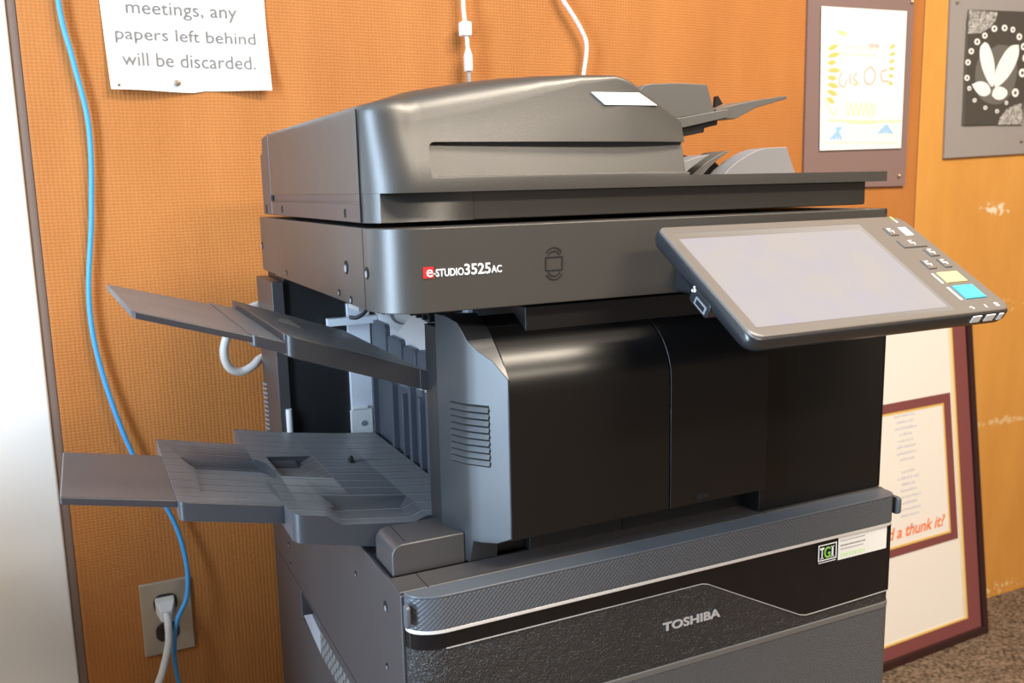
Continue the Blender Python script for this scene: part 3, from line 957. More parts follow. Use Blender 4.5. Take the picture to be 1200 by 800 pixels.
LEAN = 0.015
base = adf_outline(0, 0)
def rad_at(k, x):
    if k <= 12:
        return 0.007 + 0.021 * (k / 12) ** 1.5
    if k <= 24:
        return 0.028 if x < 0.12 else max(0.004, 0.028 - (x - 0.12) / 0.12 * 0.024)
    return 0.007 if x < 0.2 else 0.004


R_ = [rad_at(k, x) for k, (x, y) in enumerate(base)]
LF = [min(1.0, k / 12) if k <= 24 else 0.0 for k in range(len(base))]
wide = adf_outline(0, 0, 0.600)
rings = [[(x, y, 0.3512) for x, y in wide], [(x, y, 0.3622) for x, y in wide], [(x, y, 0.3622) for x, y in base]]
for t in (0.35, 0.7, 1.0):
    rings.append([(x, y + LEAN * t * lf, 0.3622 + t * (ztopf(x) - rr - 0.3622)) for (x, y), rr, lf in zip(base, R_, LF)])
for a in (15, 30, 45, 60, 75, 88):
    aa = math.radians(a)
    ring = []
    for k, ((bx, by), rr, lf) in enumerate(zip(base, R_, LF)):
        x, y = adf_outline(rr * (1 - math.cos(aa)), LEAN * lf)[k]
        if k > 24:
            y = adf_outline(rr * (1 - math.cos(aa)), 0)[k][1]
        ring.append((x, y, ztopf(bx) + 0.001 - rr + rr * math.sin(aa)))
    rings.append(ring)
cov = MB().loft(rings)
bmesh.ops.remove_doubles(cov.bm, verts=cov.bm.verts, dist=1e-6)
bmesh.ops.dissolve_degenerate(cov.bm, dist=1e-6, edges=cov.bm.edges)
cutr = MB().loft([[(x, 0.0375 + (z - 0.3655) * 0.27, z) for x, z in rrect(0.0575, 0.40, 0.3655, 0.3945, 0.005)],
                  [(x, 0.015, z) for x, z in rrect(0.0550, 0.40, 0.3628, 0.3962, 0.006)]])
COV = cov.build('feeder_cover', M['scan'], ADF, smooth=28, bevel=0.0020, seg=3, cuts=[cutr])
# left end: lower side strip, seams and hinge
MB().box(0.0, 0.03, 0.066, 0.463, 0.3255, 0.3425).build('feeder_side_strip', M['side'], ADF, bevel=0.001)
MB().box(-0.0002, 0.03, 0.0665, 0.462, 0.3440, 0.3446).box(0.001, 0.03, 0.066, 0.463, 0.3425, 0.3512).build('side_gap', M['side'], ADF)
MB().prism(rrect(0.0005, 0.10, 0.0315, 0.10, (0.042, 0, 0, 0), 12), 'z', 0.3255, 0.3513).build('feeder_front_corner', M['scan'], ADF, bevel=0.001, smooth=14,
          cuts=[MB().prism(rrect(0.0105, 0.2, -0.02, 0.0445, 0.002), 'z', 0.30, 0.3600)])
MB().box(-0.0003, 0.001, 0.0645, 0.0655, 0.3260, 0.4240).build('seam', M['void'], ADF)
for y in (0.116, 0.40):
    MB().prism(rrect(y - 0.0025, y + 0.0025, 0.3295, 0.3375, 0.0015), 'x', -0.0005, 0.001).build('slot', M['void'], ADF)
MB().box(-0.0006, 0.002, 0.450, 0.461, 0.3430, 0.3500).build('slot', M['void'], ADF)
hg = MB().prism([(0.466, 0.3255), (0.520, 0.3255), (0.520, 0.4030), (0.507, 0.4040), (0.504, 0.4230), (0.466, 0.4262)], 'x', 0.0, 0.09).build('feeder_hinge', M['side'], ADF, bevel=0.0015)
MB().prism(rrect(0.496, 0.501, 0.327, 0.338, 0.001), 'x', -0.0005, 0.001).build('slot', M['void'], hg)
MB().prism([(0.466, 0.3255), (0.520, 0.3255), (0.520, 0.400), (0.466, 0.4062)], 'x', 0.46, 0.55).build('feeder_hinge', M['side'], ADF, bevel=0.0015)
# white label on the front slope
def yfr(x, z):
    rr = rad_at(20, x)
    return 0.030 + LEAN * min(1.0, (z - 0.3622) / (ztopf(x) - rr - 0.3622))


lab = [(0.2238, 0.4412), (0.2780, 0.4418), (0.2995, 0.4302), (0.2380, 0.4295)]
MB().loft([[(x, yfr(x, z) - 0.0020, z) for x, z in lab], [(x, yfr(x, z) + 0.002, z) for x, z in lab]]).build('feeder_label', M['letter'], ADF)
# input tray of the feeder
gd = [(0.330, 0.4345), (0.3560, 0.4622), (0.3670, 0.4642), (0.405, 0.4658), (0.4424, 0.4652), (0.4535, 0.4345), (0.40, 0.427)]
IT = MB().prism([(0.318, 0.4100), (0.4103, 0.4165), (0.4713, 0.4282), (0.4715, 0.4380), (0.4080, 0.4280), (0.318, 0.419)], 'y', 0.150, 0.158).build('feeder_input_tray', M['midgrey'], ADF, bevel=0.001)
MB().prism([(0.318, 0.4000), (0.4105, 0.4065), (0.4410, 0.4115), (0.4415, 0.4165), (0.4600, 0.4200), (0.4600, 0.4280), (0.4080, 0.4250), (0.318, 0.417)], 'y', 0.1545, 0.43).build('tray_underside', M['dark'], IT, bevel=0.001)
MB().prism(gd, 'y', 0.152, 0.172).build('paper_guide', M['midgrey'], IT, bevel=0.001)
MB().prism(gd, 'y', 0.405, 0.425).build('paper_guide', M['midgrey'], IT, bevel=0.001)
MB().loft([[(0.4560, 0.153, 0.4375), (0.4560, 0.153, 0.4265), (0.4560, 0.42, 0.4265), (0.4560, 0.42, 0.4375)],
           [(0.4900, 0.153, 0.4445), (0.4850, 0.153, 0.4270), (0.4850, 0.42, 0.4270), (0.4900, 0.42, 0.4445)],
           [(0.5160, 0.153, 0.4490), (0.5160, 0.153, 0.4405), (0.5160, 0.42, 0.4405), (0.5160, 0.42, 0.4490)],
           [(0.5680, 0.160, 0.4560), (0.5680, 0.160, 0.4522), (0.5680, 0.41, 0.4522), (0.5680, 0.41, 0.4560)]]).build('tray_wing', M['midgrey'], IT, bevel=0.0008)
MB().prism([(0.4590, 0.4400), (0.4600, 0.4525), (0.4630, 0.4535), (0.4700, 0.4445)], 'y', 0.158, 0.163).build('paper_fin', M['dark'], IT)
# exit surface on the lid
ET = MB().loft([[(0.331, y, 0.3600), (0.331, y, 0.3845), (0.40, y, 0.3905), (0.46, y, 0.3905), (0.52, y, 0.3800), (0.545, y, 0.3600)] for y in (0.235, 0.44)]).build('feeder_exit_tray', M['door'], ADF, bevel=0.001, smooth=40)
gA = [(0.444, 0.3615), (0.452, 0.3690), (0.464, 0.3770), (0.478, 0.3840), (0.490, 0.3888), (0.505, 0.3922), (0.5360, 0.3932), (0.5470, 0.3690), (0.5510, 0.3615)]
MB().prism(gA, 'y', 0.122, 0.150).build('exit_guide', M['lightgrey'], ET, bevel=0.0008)
MB().prism([(0.4120, 0.3615), (0.4220, 0.3690), (0.4340, 0.3770), (0.4480, 0.3840), (0.4600, 0.3888), (0.4680, 0.3900), (0.46, 0.3860), (0.449, 0.3790), (0.437, 0.3700), (0.428, 0.3615)], 'y', 0.140, 0.180).build('exit_guide', M['midgrey'], ET, bevel=0.0008)
MB().prism([(0.372, 0.3615), (0.384, 0.3720), (0.395, 0.3780), (0.415, 0.3830), (0.4310, 0.3855), (0.404, 0.3700), (0.393, 0.3615)], 'y', 0.130, 0.170).build('exit_guide', M['lightgrey'], ET, bevel=0.0008)

# --- tilted control panel
th = math.radians(31.89)
pO = Vector((0.2529, -0.0241, 0.3147))
pU = X_.copy()
pV = Vector((0, -math.cos(th), -math.sin(th)))     # down the panel
pN = Vector((0, -math.sin(th), math.cos(th)))      # out of the panel


def pp(pts):
    return [(p[0], p[1]) for p in pts]


PANEL_OUT = rrect(0.0, 0.3125, -0.001, 0.1605, (0.007, 0.0, 0.011, 0.012), 6)
PANEL_OUT = [p for p in PANEL_OUT if p != (0.3125, -0.001)]
# chamfered top right corner
i = next(k for k, p in enumerate(PANEL_OUT) if p[0] > 0.2)
PANEL_OUT = PANEL_OUT[:i] + [(0.2960, -0.001), (0.3040, 0.0025), (0.3090, 0.010)] + PANEL_OUT[i:]


def shrink(pts, d):
    cx_, cy_ = 0.156, 0.08
    return [(cx_ + (x - cx_) * (1 - d / 0.156), cy_ + (y - cy_) * (1 - d / 0.08)) for x, y in pts]


def on_panel(pts, h):
    return [pO + pU * x + pV * y + pN * h for x, y in pts]


PNL = MB().loft([on_panel(shrink(PANEL_OUT, 0.010), -0.021), on_panel(shrink(PANEL_OUT, 0.002), -0.0165), on_panel(PANEL_OUT, -0.011), on_panel(PANEL_OUT, -0.0035), on_panel(shrink(PANEL_OUT, 0.001), -0.0022)]).build('control_panel', M['panel_edge'], PR, smooth=50)
FACE = MB().loft([on_panel(shrink(PANEL_OUT, 0.0012), -0.0022), on_panel(shrink(PANEL_OUT, 0.0016), -0.0002), on_panel(shrink(PANEL_OUT, 0.0028), 0.0004)]).build('panel_face', M['panel'], PNL, smooth=20,
       cuts=[MB().loft([on_panel([(0.0105, 0.0115), (0.2410, 0.0115), (0.2410, 0.1530), (0.0105, 0.1530)], 0.004), on_panel([(0.0105, 0.0115), (0.2410, 0.0115), (0.2410, 0.1530), (0.0105, 0.1530)], -0.0016)])])
bz = MB()
o_ = [(0.0105, 0.0115), (0.2410, 0.0115), (0.2410, 0.1530), (0.0105, 0.1530)]
i_ = [(0.0140, 0.0188), (0.2375, 0.0188), (0.2375, 0.1462), (0.0140, 0.1462)]
bz.loft([on_panel(o_, 0.0003), on_panel(i_, -0.0012)], cap=False)
bz.build('screen_bezel', M['bezel'], PNL)
MB().loft([on_panel(i_, -0.0016), on_panel(i_, -0.0010)]).build('touchscreen', M['screen'], PNL)


def button(name, u0, u1, v0, v1, m, h=0.0016, sk=0.0):
    return MB().loft([on_panel([(u0, v0), (u1, v0), (u1 + sk, v1), (u0 + sk, v1)], 0.0003), on_panel([(u0 + .0004, v0 + .0004), (u1 - .0004, v0 + .0004), (u1 - .0004 + sk, v1 - .0004), (u0 + .0004 + sk, v1 - .0004)], h)]).build(name, m, FACE, bevel=0.0004)


def glyph(parts, parent, h=0.0017, m=None, name='key_symbol'):
    g = MB()
    for (u0, u1, v0, v1) in parts:
        g.loft([on_panel([(u0, v0), (u1, v0), (u1, v1), (u0, v1)], h), on_panel([(u0, v0), (u1, v0), (u1, v1), (u0, v1)], h + .0002)])
    return g.build(name, m or M['letter'], parent)


keys = [(0.2640, 0.2755, 0.0215, 0.0355), (0.2630, 0.2955, 0.0440, 0.0570), (0.2845, 0.2975, 0.0610, 0.0735), (0.2635, 0.2745, 0.0785, 0.0930), (0.2865, 0.2965, 0.0780, 0.0925)]
for kk, (u0, u1, v0, v1) in enumerate(keys):
    b = button('key', u0, u1, v0, v1, M['panel'], 0.0020)
    uc, vc = (u0 + u1) / 2, (v0 + v1) / 2
    glyph([(uc - .003, uc + .002, vc - .0045, vc - .0030), (uc - .003, uc - .0018, vc - .003, vc + .001), (uc - .001, uc + .0032, vc - .0005, vc + .001), (uc + .001, uc + .0022, vc + .001, vc + .0035)], b, 0.0020)
tag(button('key', 0.2855, 0.2965, 0.0215, 0.0362, M['white'], 0.0012), 'white square key')
tag(button('start_key', 0.2665, 0.2945, 0.0990, 0.1155, M['yellow_btn'], 0.0018), 'pale yellow wide key')
tag(button('start_key', 0.2665, 0.2945, 0.1205, 0.1410, M['blue_btn'], 0.0018), 'cyan wide key')
glyph([(0.2600, 0.2625, 0.0995, 0.1150)], FACE, 0.0003, name='key_mark')
glyph([(0.2595, 0.2625, 0.1210, 0.1405)], FACE, 0.0003, name='key_mark')
glyph([(0.2925, 0.2945, 0.0015, 0.0085)], FACE, 0.0003, M['lamp_green'], 'status_lamp')
glyph([(0.2932, 0.2956, 0.0090, 0.0125)], FACE, 0.0003, name='key_mark')
glyph([(0.2600, 0.2635, 0.1510, 0.1522), (0.2625, 0.2645, 0.1525, 0.1545)], FACE, 0.0003, name='icon_mark')
glyph([(0.2805, 0.2820, 0.1500, 0.1545)], FACE, 0.0003, name='icon_mark')
glyph([(0.2950, 0.2990, 0.1490, 0.1540)], FACE, 0.0003, name='icon_mark')
for (u0, u1) in ((0.2590, 0.2705), (0.2770, 0.2890), (0.2945, 0.3005)):
    MB().loft([[pO + pU * u + pV * v + pN * h for u, v, h in ((u0, 0.1590, -0.0108), (u1, 0.1590, -0.0108), (u1, 0.1590, -0.0030), (u0, 0.1590, -0.0030))],
               [pO + pU * u + pV * v + pN * h for u, v, h in ((u0, 0.1612, -0.0108), (u1, 0.1612, -0.0108), (u1, 0.1612, -0.0036), (u0, 0.1612, -0.0036))]]).build('indicator_window', M['letter'], PNL)
# usb port under the left edge
up = MB().loft([[pO + pU * u + pV * v + pN * h for v, h in rrect(0.0760, 0.1050, -0.0245, -0.0105, 0.003)] for u in (-0.0012, 0.012)]).build('usb_housing', M['panel_edge'], PNL, bevel=0.0008)
MB().loft([[pO + pU * u + pV * v + pN * h for v, h in ((0.0845, -0.0222), (0.1015, -0.0222), (0.1015, -0.0150), (0.0845, -0.0150))] for u in (-0.0020, 0.004)]).build('usb_port', M['port'], up)
MB().loft([[pO + pU * u + pV * v + pN * h for v, h in ((0.0865, -0.0208), (0.0995, -0.0208), (0.0995, -0.0164), (0.0865, -0.0164))] for u in (-0.0023, 0.0)]).build('usb_slot', M['void'], up)
ut = MB()
for (v, h, r) in ((0.0795, -0.0125, 0.0016), (0.0768, -0.0145, 0.0012), (0.0775, -0.0105, 0.0012)):
    ut.cyl(pO + pU * (-0.0010) + pV * v + pN * h, -X_, r, 0.0006, 10)
ut.build('usb_symbol', M['letter'], up)
# arm that carries the panel
MB().box(0.30, 0.54, -0.030, 0.018, 0.248, 0.2835).build('panel_arm', M['dark'], PNL, bevel=0.004)

# ------------------------------------------------------------------ things on the wall
def wall_pts(y):
    return lambda pts: [(p[0], y, p[1]) for p in pts]


# notice with three lines of text
NT = empty('notice_sheet', (-0.06, WY, 0.50), 'white paper notice with grey typed text pinned up left of the printer', 'notice')
def paper_y(s, t):
    return WY - 0.0015 - 0.006 * max(0, 1 - 2.2 * t) ** 2 * (1.0 + math.sin(7.0 * s + 0.6))


nm = MB()
nb = nm.bm
nx, nz = 14, 12
grid = []
for j in range(nz + 1):
    row = []
    for i in range(nx + 1):
        s, t = i / nx, j / nz
        x = (1 - s) * (-0.1663 - 0.010 * t) + s * (0.0509 - 0.003 * t)
        z = 0.4978 + 0.003 * s - 0.0035 * math.sin(math.pi * min(1, s * 1.0)) ** 2 * (1 - t) * (0.3 if s > .5 else 1) + t * 0.279
        y = paper_y(s, t)
        row.append(nb.verts.new((x, y, z)))
    grid.append(row)
for j in range(nz):
    for i in range(nx):
        nb.faces.new((grid[j][i], grid[j][i + 1], grid[j + 1][i + 1], grid[j + 1][i]))
ps = nm.build('sheet', M['paper'], NT)
sd = ps.modifiers.new('solid', 'SOLIDIFY')
sd.thickness = 0.0003
nt_ = MB()
YT = WY - 0.0125
for body, x0, z0, wd_, ht in (('meetings, any', -0.1383, 0.5945, 0.1475, 0.0225), ('papers left behind', -0.1549, 0.5600, 0.1880, 0.0215), ('will be discarded.', -0.1490, 0.5300, 0.1795, 0.0185)):
    nt_.text(body, (x0, 0, z0), X_, Z_, FR, wd_, ht, 0.0001)
for v in nt_.bm.verts:
    v.co.y += paper_y((v.co.x + 0.17) / 0.22, (v.co.z - 0.499) / 0.279) - 0.0012
NTXT = nt_.build('printed_text', M['ink'], NT)


def pin(x, z, r, m, label, y=WY):
    p = MB().cyl((x, y + 0.004, z), FR, r * 0.4, 0.006, 10)
    p.cyl((x, y - 0.002, z), FR, r, 0.0022, 14, r2=r * 0.75)
    p.cyl((x, y - 0.0042, z), FR, r * 0.75, 0.0012, 14, r2=r * 0.3)
    o = p.build('push_pin', m, smooth=50)
    return tag(o, label, 'pin')


pin(-0.0797, 0.5083, 0.0046, M['pinbrown'], 'round dull pin at the bottom middle of the white notice', WY - 0.0075)
pin(-0.1560, 0.5035, 0.0022, M['pinbrown'], 'tiny brown tack at the bottom left corner of the white notice', WY - 0.0095)

# cables on the wall
bc = [(-0.2215, 0.671, 0.80), (-0.2210, 0.671, 0.6126), (-0.2106, 0.671, 0.5362), (-0.1988, 0.671, 0.4463), (-0.2061, 0.671, 0.3304), (-0.2201, 0.670, 0.212), (-0.2136, 0.668, 0.1135),
      (-0.1835, 0.664, -0.0146), (-0.1385, 0.660, -0.117), (-0.1245, 0.652, -0.1850), (-0.1275, 0.645, -0.2380), (-0.1455, 0.640, -0.2740), (-0.1530, 0.640, -0.3260), (-0.1495, 0.640, -0.3850), (-0.14, 0.64, -0.50), (-0.11, 0.64, -0.62), (-0.04, 0.645, -0.664)]
tag(MB().tube(bc, 0.0034, 12).build('network_cable', M['blue'], smooth=60), 'thin blue network cable hanging down the wall past the outlet', 'cable')
OT = empty('wall_outlet', (-0.157, WY, -0.335), 'tan metal wall outlet plate with two dark sockets beside the printer', 'outlet')
MB().prism([(-0.1921, -0.3370), (-0.1190, -0.3370), (-0.1190, -0.2215), (-0.1921, -0.2215)], 'y', WY - 0.005, WY + 0.001).build('cover_plate', M['plate'], OT, bevel=0.002, seg=3)
for zc in (-0.2560, -0.3020):
    so = MB().prism([p for p in rrect(-0.1740, -0.1400, zc - 0.0150, zc + 0.0150, 0.012, 6)], 'y', WY - 0.0065, WY - 0.003).build('socket', M['socket'], OT, bevel=0.0008)
    for x in (-0.1635, -0.1505):
        MB().box(x - 0.001, x + 0.001, WY - 0.0068, WY - 0.006, zc - 0.002, zc + 0.006).build('slot', M['void'], so)
MB().cyl((-0.157, WY - 0.0048, -0.279), FR, 0.003, 0.0012, 12).build('screw', M['plate'], OT)
PC = empty('power_cord', (-0.157, 0.66, -0.665), 'pale grey power cord plugged into the top socket of the wall outlet', 'cord')
MB().loft([[(-0.1715, WY - 0.0068, -0.2660), (-0.1440, WY - 0.0068, -0.2660), (-0.1440, WY - 0.0068, -0.2440), (-0.1715, WY - 0.0068, -0.2440)],
           [(-0.1710, WY - 0.022, -0.2670), (-0.1445, WY - 0.022, -0.2670), (-0.1445, WY - 0.022, -0.2460), (-0.1710, WY - 0.022, -0.2460)],
           [(-0.1660, WY - 0.034, -0.2740), (-0.1500, WY - 0.034, -0.2740), (-0.1500, WY - 0.034, -0.2570), (-0.1660, WY - 0.034, -0.2570)]]).build('plug', M['cordgrey'], PC, bevel=0.002)
MB().tube([(-0.158, 0.648, -0.262), (-0.158, 0.634, -0.275), (-0.160, 0.628, -0.300), (-0.172, 0.622, -0.338), (-0.190, 0.616, -0.380), (-0.200, 0.61, -0.44), (-0.19, 0.61, -0.55), (-0.15, 0.61, -0.640), (-0.07, 0.625, -0.660), (0.02, 0.640, -0.640), (0.06, 0.640, -0.56)],
          0.0056, 12).build('cord', M['cordgrey'], PC, smooth=60)
# loop of cable coming out from behind the printer
tag(MB().tube([(0.02, 0.640, 0.118), (0.0, 0.628, 0.112), (-0.012, 0.620, 0.104), (-0.030, 0.616, 0.098), (-0.046, 0.612, 0.106), (-0.0525, 0.610, 0.125), (-0.048, 0.612, 0.148), (-0.030, 0.622, 0.175), (0.0, 0.635, 0.19), (0.03, 0.642, 0.19)], 0.0062, 12).build('looped_cable', M['cordgrey'], smooth=60),
    'pale grey cable looping out from behind the printer above the lower tray', 'cable')

C1 = empty('white_cable', (0.357, 0.66, 0.53), 'white cable with a square bead and slim connector hanging behind the feeder', 'cable')
MB().tube([(0.3555, 0.665, 0.80), (0.3560, 0.662, 0.6483), (0.3572, 0.660, 0.6119), (0.3592, 0.658, 0.5870), (0.3598, 0.658, 0.5700)], 0.0034, 10).build('cord', M['cordwhite'], C1, smooth=60)
MB().box(0.3490, 0.3660, 0.652, 0.668, 0.5900, 0.6120).build('ferrite_bead', M['cordwhite'], C1, bevel=0.002)
MB().loft([[(0.3570, 0.655, 0.572), (0.3630, 0.655, 0.572), (0.3630, 0.661, 0.572), (0.3570, 0.661, 0.572)],
           [(0.3545, 0.652, 0.560), (0.3655, 0.652, 0.560), (0.3655, 0.664, 0.560), (0.3545, 0.664, 0.560)],
           [(0.3545, 0.652, 0.536), (0.3655, 0.652, 0.536), (0.3655, 0.664, 0.536), (0.3545, 0.664, 0.536)]]).build('connector', M['cordwhite'], C1, bevel=0.0015)
MB().box(0.3575, 0.3625, 0.655, 0.661, 0.520, 0.536).build('connector_tip', M['port'], C1)
tag(MB().tube([(0.505, 0.668, 0.80), (0.520, 0.667, 0.70), (0.5357, 0.665, 0.6595), (0.5500, 0.664, 0.6395), (0.5660, 0.663, 0.6170), (0.5782, 0.662, 0.5930), (0.5785, 0.662, 0.5700), (0.5736, 0.662, 0.5406), (0.568, 0.662, 0.50), (0.57, 0.662, 0.42), (0.56, 0.662, 0.3)], 0.0036, 10).build('bent_white_cord', M['cordwhite'], smooth=60),
    'plain white cord with a bend hanging above the middle of the feeder', 'cord')

# mauve mat with a crayon drawing
D1 = empty('mounted_drawing', (1.215, WY, 0.338), 'faint crayon drawing on white paper mounted on a mauve board', 'drawing')
MB().prism([(1.0774, 0.3370), (1.3554, 0.3365), (1.3564, 0.745), (1.0756, 0.735)], 'y', WY - 0.0055, WY - 0.0015).build('mat_board', M['mauve'], D1)
YD = WY - 0.0085
MB().prism([(1.1138, 0.4100), (1.3353, 0.4142), (1.3339, 0.6857), (1.1061, 0.6822)], 'y', YD, YD + 0.0006).build('drawing_paper', M['paper'], D1)


def strokes(lst, colr, y, wdt=0.0016):
    g = MB()
    lift = 0
    for pts in lst:
        y -= 0.00003
        P = catmull([(p[0], y, p[1]) for p in pts], 4) if len(pts) > 2 else [Vector((p[0], y, p[1])) for p in pts]
        ws = []
        for a, b in zip(P[:-1], P[1:]):
            d = (b - a)
            if d.length < 1e-6:
                continue
            n = d.normalized().cross(Y_) * wdt
            lift += 1
            a, b = a - Y_ * 0.000004 * lift, b - Y_ * 0.000004 * lift
            g.loft([[a - n, a + n, a + n - Y_ * 0.0002, a - n - Y_ * 0.0002], [b - n, b + n, b + n - Y_ * 0.0002, b - n - Y_ * 0.0002]])
    return g.build('crayon_marking', CR[colr], D1, smooth=1)


def dp(u, v):        # u, v in 0..1 over the drawing paper, v from the top
    x0 = 1.1061 + 0.0077 * v
    x1 = 1.3339 + 0.0014 * v
    return (x0 + (x1 - x0) * u, 0.684 - 0.272 * v)


def petals(cx_, cy_, dirs, ln_, colr, wdt=0.0034):
    g = MB()
    for k, d in enumerate(dirs):
        a = Vector((*dp(cx_, cy_ + k * 0.047), 0))
        b = Vector((*dp(cx_ + d * ln_, cy_ + k * 0.047 - 0.035 + 0.011 * k), 0))
        n = Vector((-(b - a).y, (b - a).x, 0)).normalized() * wdt
        yk = YD - 0.0002 - 0.00003 * k
        g.prism([(p.x, p.y) for p in (a, a.lerp(b, 0.3) + n * 0.8, a.lerp(b, 0.65) + n, b, a.lerp(b, 0.65) - n, a.lerp(b, 0.3) - n * 0.8)], 'y', yk - 0.0002, yk)
    return g.build('crayon_marking', CR[colr], D1, smooth=1)


petals(0.07, 0.30, [1.2, 1.4, 1.0, 1.5, 1.1, 1.3, 1.2, 0.9], 0.105, 'orange', 0.0048)
petals(0.80, 0.27, [1, 1.1, 1, 1, 0.9, 0.8], 0.075, 'orange', 0.0036)
strokes([[dp(0.19 + 0.01 * k, 0.17 + 0.008 * (k % 2)), dp(0.29 - 0.01 * k, 0.185 + 0.006 * (k % 3))] for k in range(5)], 'yellow', YD, 0.003)
strokes([[dp(0.05 + 0.1 * k, 0.20 - 0.015 * (k % 2)) for k in range(10)]], 'sky', YD)
strokes([[dp(0.23 + 0.03 * k, 0.29 - 0.03 * (k % 2)) for k in range(15)], [dp(0.22 + 0.03 * k, 0.33 - 0.02 * (k % 2)) for k in range(15)]], 'pale', YD, 0.0014)
strokes([[dp(0.55 + 0.015 * k, 0.27 - 0.03 * (k % 2)) for k in range(9)]], 'red', YD, 0.002)
strokes([[dp(0.24, 0.45), dp(0.21, 0.52), dp(0.27, 0.555), dp(0.30, 0.50)], [dp(0.34, 0.46), dp(0.34, 0.53)], [dp(0.42, 0.45), dp(0.38, 0.49), dp(0.43, 0.52), dp(0.39, 0.54)],
         [dp(0.58, 0.40), dp(0.51, 0.45), dp(0.53, 0.52), dp(0.61, 0.52), dp(0.64, 0.45), dp(0.58, 0.40)], [dp(0.78, 0.42), dp(0.71, 0.44), dp(0.73, 0.50), dp(0.8, 0.5)]], 'red', YD, 0.0020)
strokes([[dp(0.55 + 0.02 * k, 0.50 - 0.02 * (k % 2)) for k in range(7)]], 'sky', YD, 0.003)
strokes([[dp(0.36 + 0.02 * k, 0.535 - 0.012 * (k % 2)) for k in range(6)], [dp(0.08 + 0.05 * k, 0.80 - 0.012 * (k % 2)) for k in range(19)]], 'green', YD, 0.0014)
strokes([[dp(0.30 + 0.03 * k, 0.66 + 0.10 * (k % 2)) for k in range(13)], [dp(0.32 + 0.03 * k, 0.81 - 0.008 * (k % 2)) for k in range(12)], [dp(0.05, 0.63), dp(0.15, 0.75), dp(0.2, 0.70)]], 'lime', YD, 0.0014)
strokes([[dp(0.15 - 0.02 * k + .1, 0.84), dp(0.12 + 0.045 * k, 0.93)] for k in range(4)] + [[dp(0.80, 0.82), dp(0.70 + 0.045 * k, 0.885)] for k in range(5)], 'blue', YD, 0.0028)
strokes([[dp(0.04 + 0.05 * k, 0.955 - 0.012 * (k % 2)) for k in range(19)], [dp(0.47, 0.69), dp(0.50, 0.72)]], 'pale', YD, 0.0010)
pin(1.3490, 0.7050, 0.0036, M['brass'], 'brass pin at the top right corner of the mauve board', WY - 0.0055)
pin(1.3355, 0.3580, 0.0036, M['brass'], 'small brass pin in the lower right of the mauve board', WY - 0.0055)

# grey mat with black paper art
D2 = empty('mounted_black_art', (1.60, WY, 0.395), 'black paper art with white leaves and dots mounted on a grey board', 'artwork')
MB().prism([(1.4682, 0.3925), (1.762, 0.4025), (1.768, 0.745), (1.4615, 0.735)], 'y', WY - 0.0055, WY - 0.0015).build('mat_board', M['greymat'], D2)
YB = WY - 0.0085
MB().prism([(1.5205, 0.4615), (1.7085, 0.4660), (1.712, 0.7060), (1.5130, 0.6994)], 'y', YB, YB + 0.0006).build('black_sheet', M['artblack'], D2)
MB().loft([[(1.5130, YB, 0.6994), (1.5130, YB + 0.0005, 0.6994), (1.5205, YB + .0005, 0.4615), (1.5205, YB, 0.4615)],
           [(1.5080, YB + 0.006, 0.650), (1.5080, YB + 0.0065, 0.650), (1.5080, YB + .0065, 0.4600), (1.5080, YB + 0.006, 0.4600)]]).build('curled_edge', M['artblack'], D2)


def ap(px, py):      # pixel of the enlarged view of the artwork (440 x 800) to the wall
    X0 = 1.5130 + (px - 160) * (0.196 / 262)
    Z0 = 0.6994 - (py - 50) * (0.2379 / 535)
    return X0, Z0


def shape(pts, m, name, lift, n=5):
    P = catmull([(*ap(*p), 0) for p in pts + pts[:1]], n)[:-1]
    return MB().prism([(p[0], p[1]) for p in P], 'y', YB - lift - 0.0003, YB - lift).build(name, m, D2)


shape([(290, 200), (340, 210), (378, 290), (370, 400), (330, 470), (280, 482), (225, 450), (203, 370), (215, 270)], M['artgrey'], 'painted_oval', 0.0001)
for pts in ([(232, 193), (250, 205), (275, 270), (284, 340), (280, 396), (262, 385), (235, 330), (218, 270), (216, 220)],
            [(378, 195), (381, 240), (366, 300), (335, 360), (290, 402), (285, 340), (300, 280), (330, 220), (352, 200)],
            [(190, 392), (225, 376), (258, 390), (270, 425), (250, 445), (225, 440), (205, 418)],
            [(277, 440), (285, 408), (312, 398), (338, 412), (342, 436), (322, 458), (295, 458)]):
    shape(pts, M['paper'], 'white_leaf', 0.0004)
dots = [(270, 128, 12, 15), (313, 121, 12, 15), (349, 126, 10, 14), (379, 157, 12, 16), (401, 202, 12, 17), (411, 256, 12, 18), (403, 328, 15, 21), (378, 424, 15, 21),
        (232, 163, 11, 14), (202, 194, 12, 15), (180, 239, 11, 14), (169, 291, 11, 14), (169, 363, 11, 14), (181, 411, 8, 11), (206, 466, 8, 10), (253, 500, 8, 10), (304, 515, 8, 10), (342, 474, 7, 10)]
for (x, y, rx, ry) in dots:
    dot = shape([(x + rx * math.cos(a), y + ry * math.sin(a)) for a in [k * math.pi / 4 for k in range(8)]], M['paper'], 'white_dot', 0.0003, 2)
    c = ap(x, y)
    MB().cyl((c[0], YB - 0.0006, c[1]), FR, rx * 0.00028, 0.0002, 10).build('dot_centre', M['artblack'], dot)
MB().prism([ap(*p) for p in [(162, 52), (280, 52), (272, 90), (250, 125), (215, 152), (163, 160)]], 'y', YB - 0.0005, YB - 0.0001).build('lace_corner', M['lace'], D2)
MB().prism([ap(*p) for p in [(410, 475), (422, 578), (312, 580), (320, 545), (345, 505), (380, 483)]], 'y', YB - 0.0005, YB - 0.0001).build('lace_corner', M['lace'], D2)
pin(1.4800, 0.7130, 0.0036, M['pinbrown'], 'dark tack in the top left corner of the grey board', WY - 0.0055)
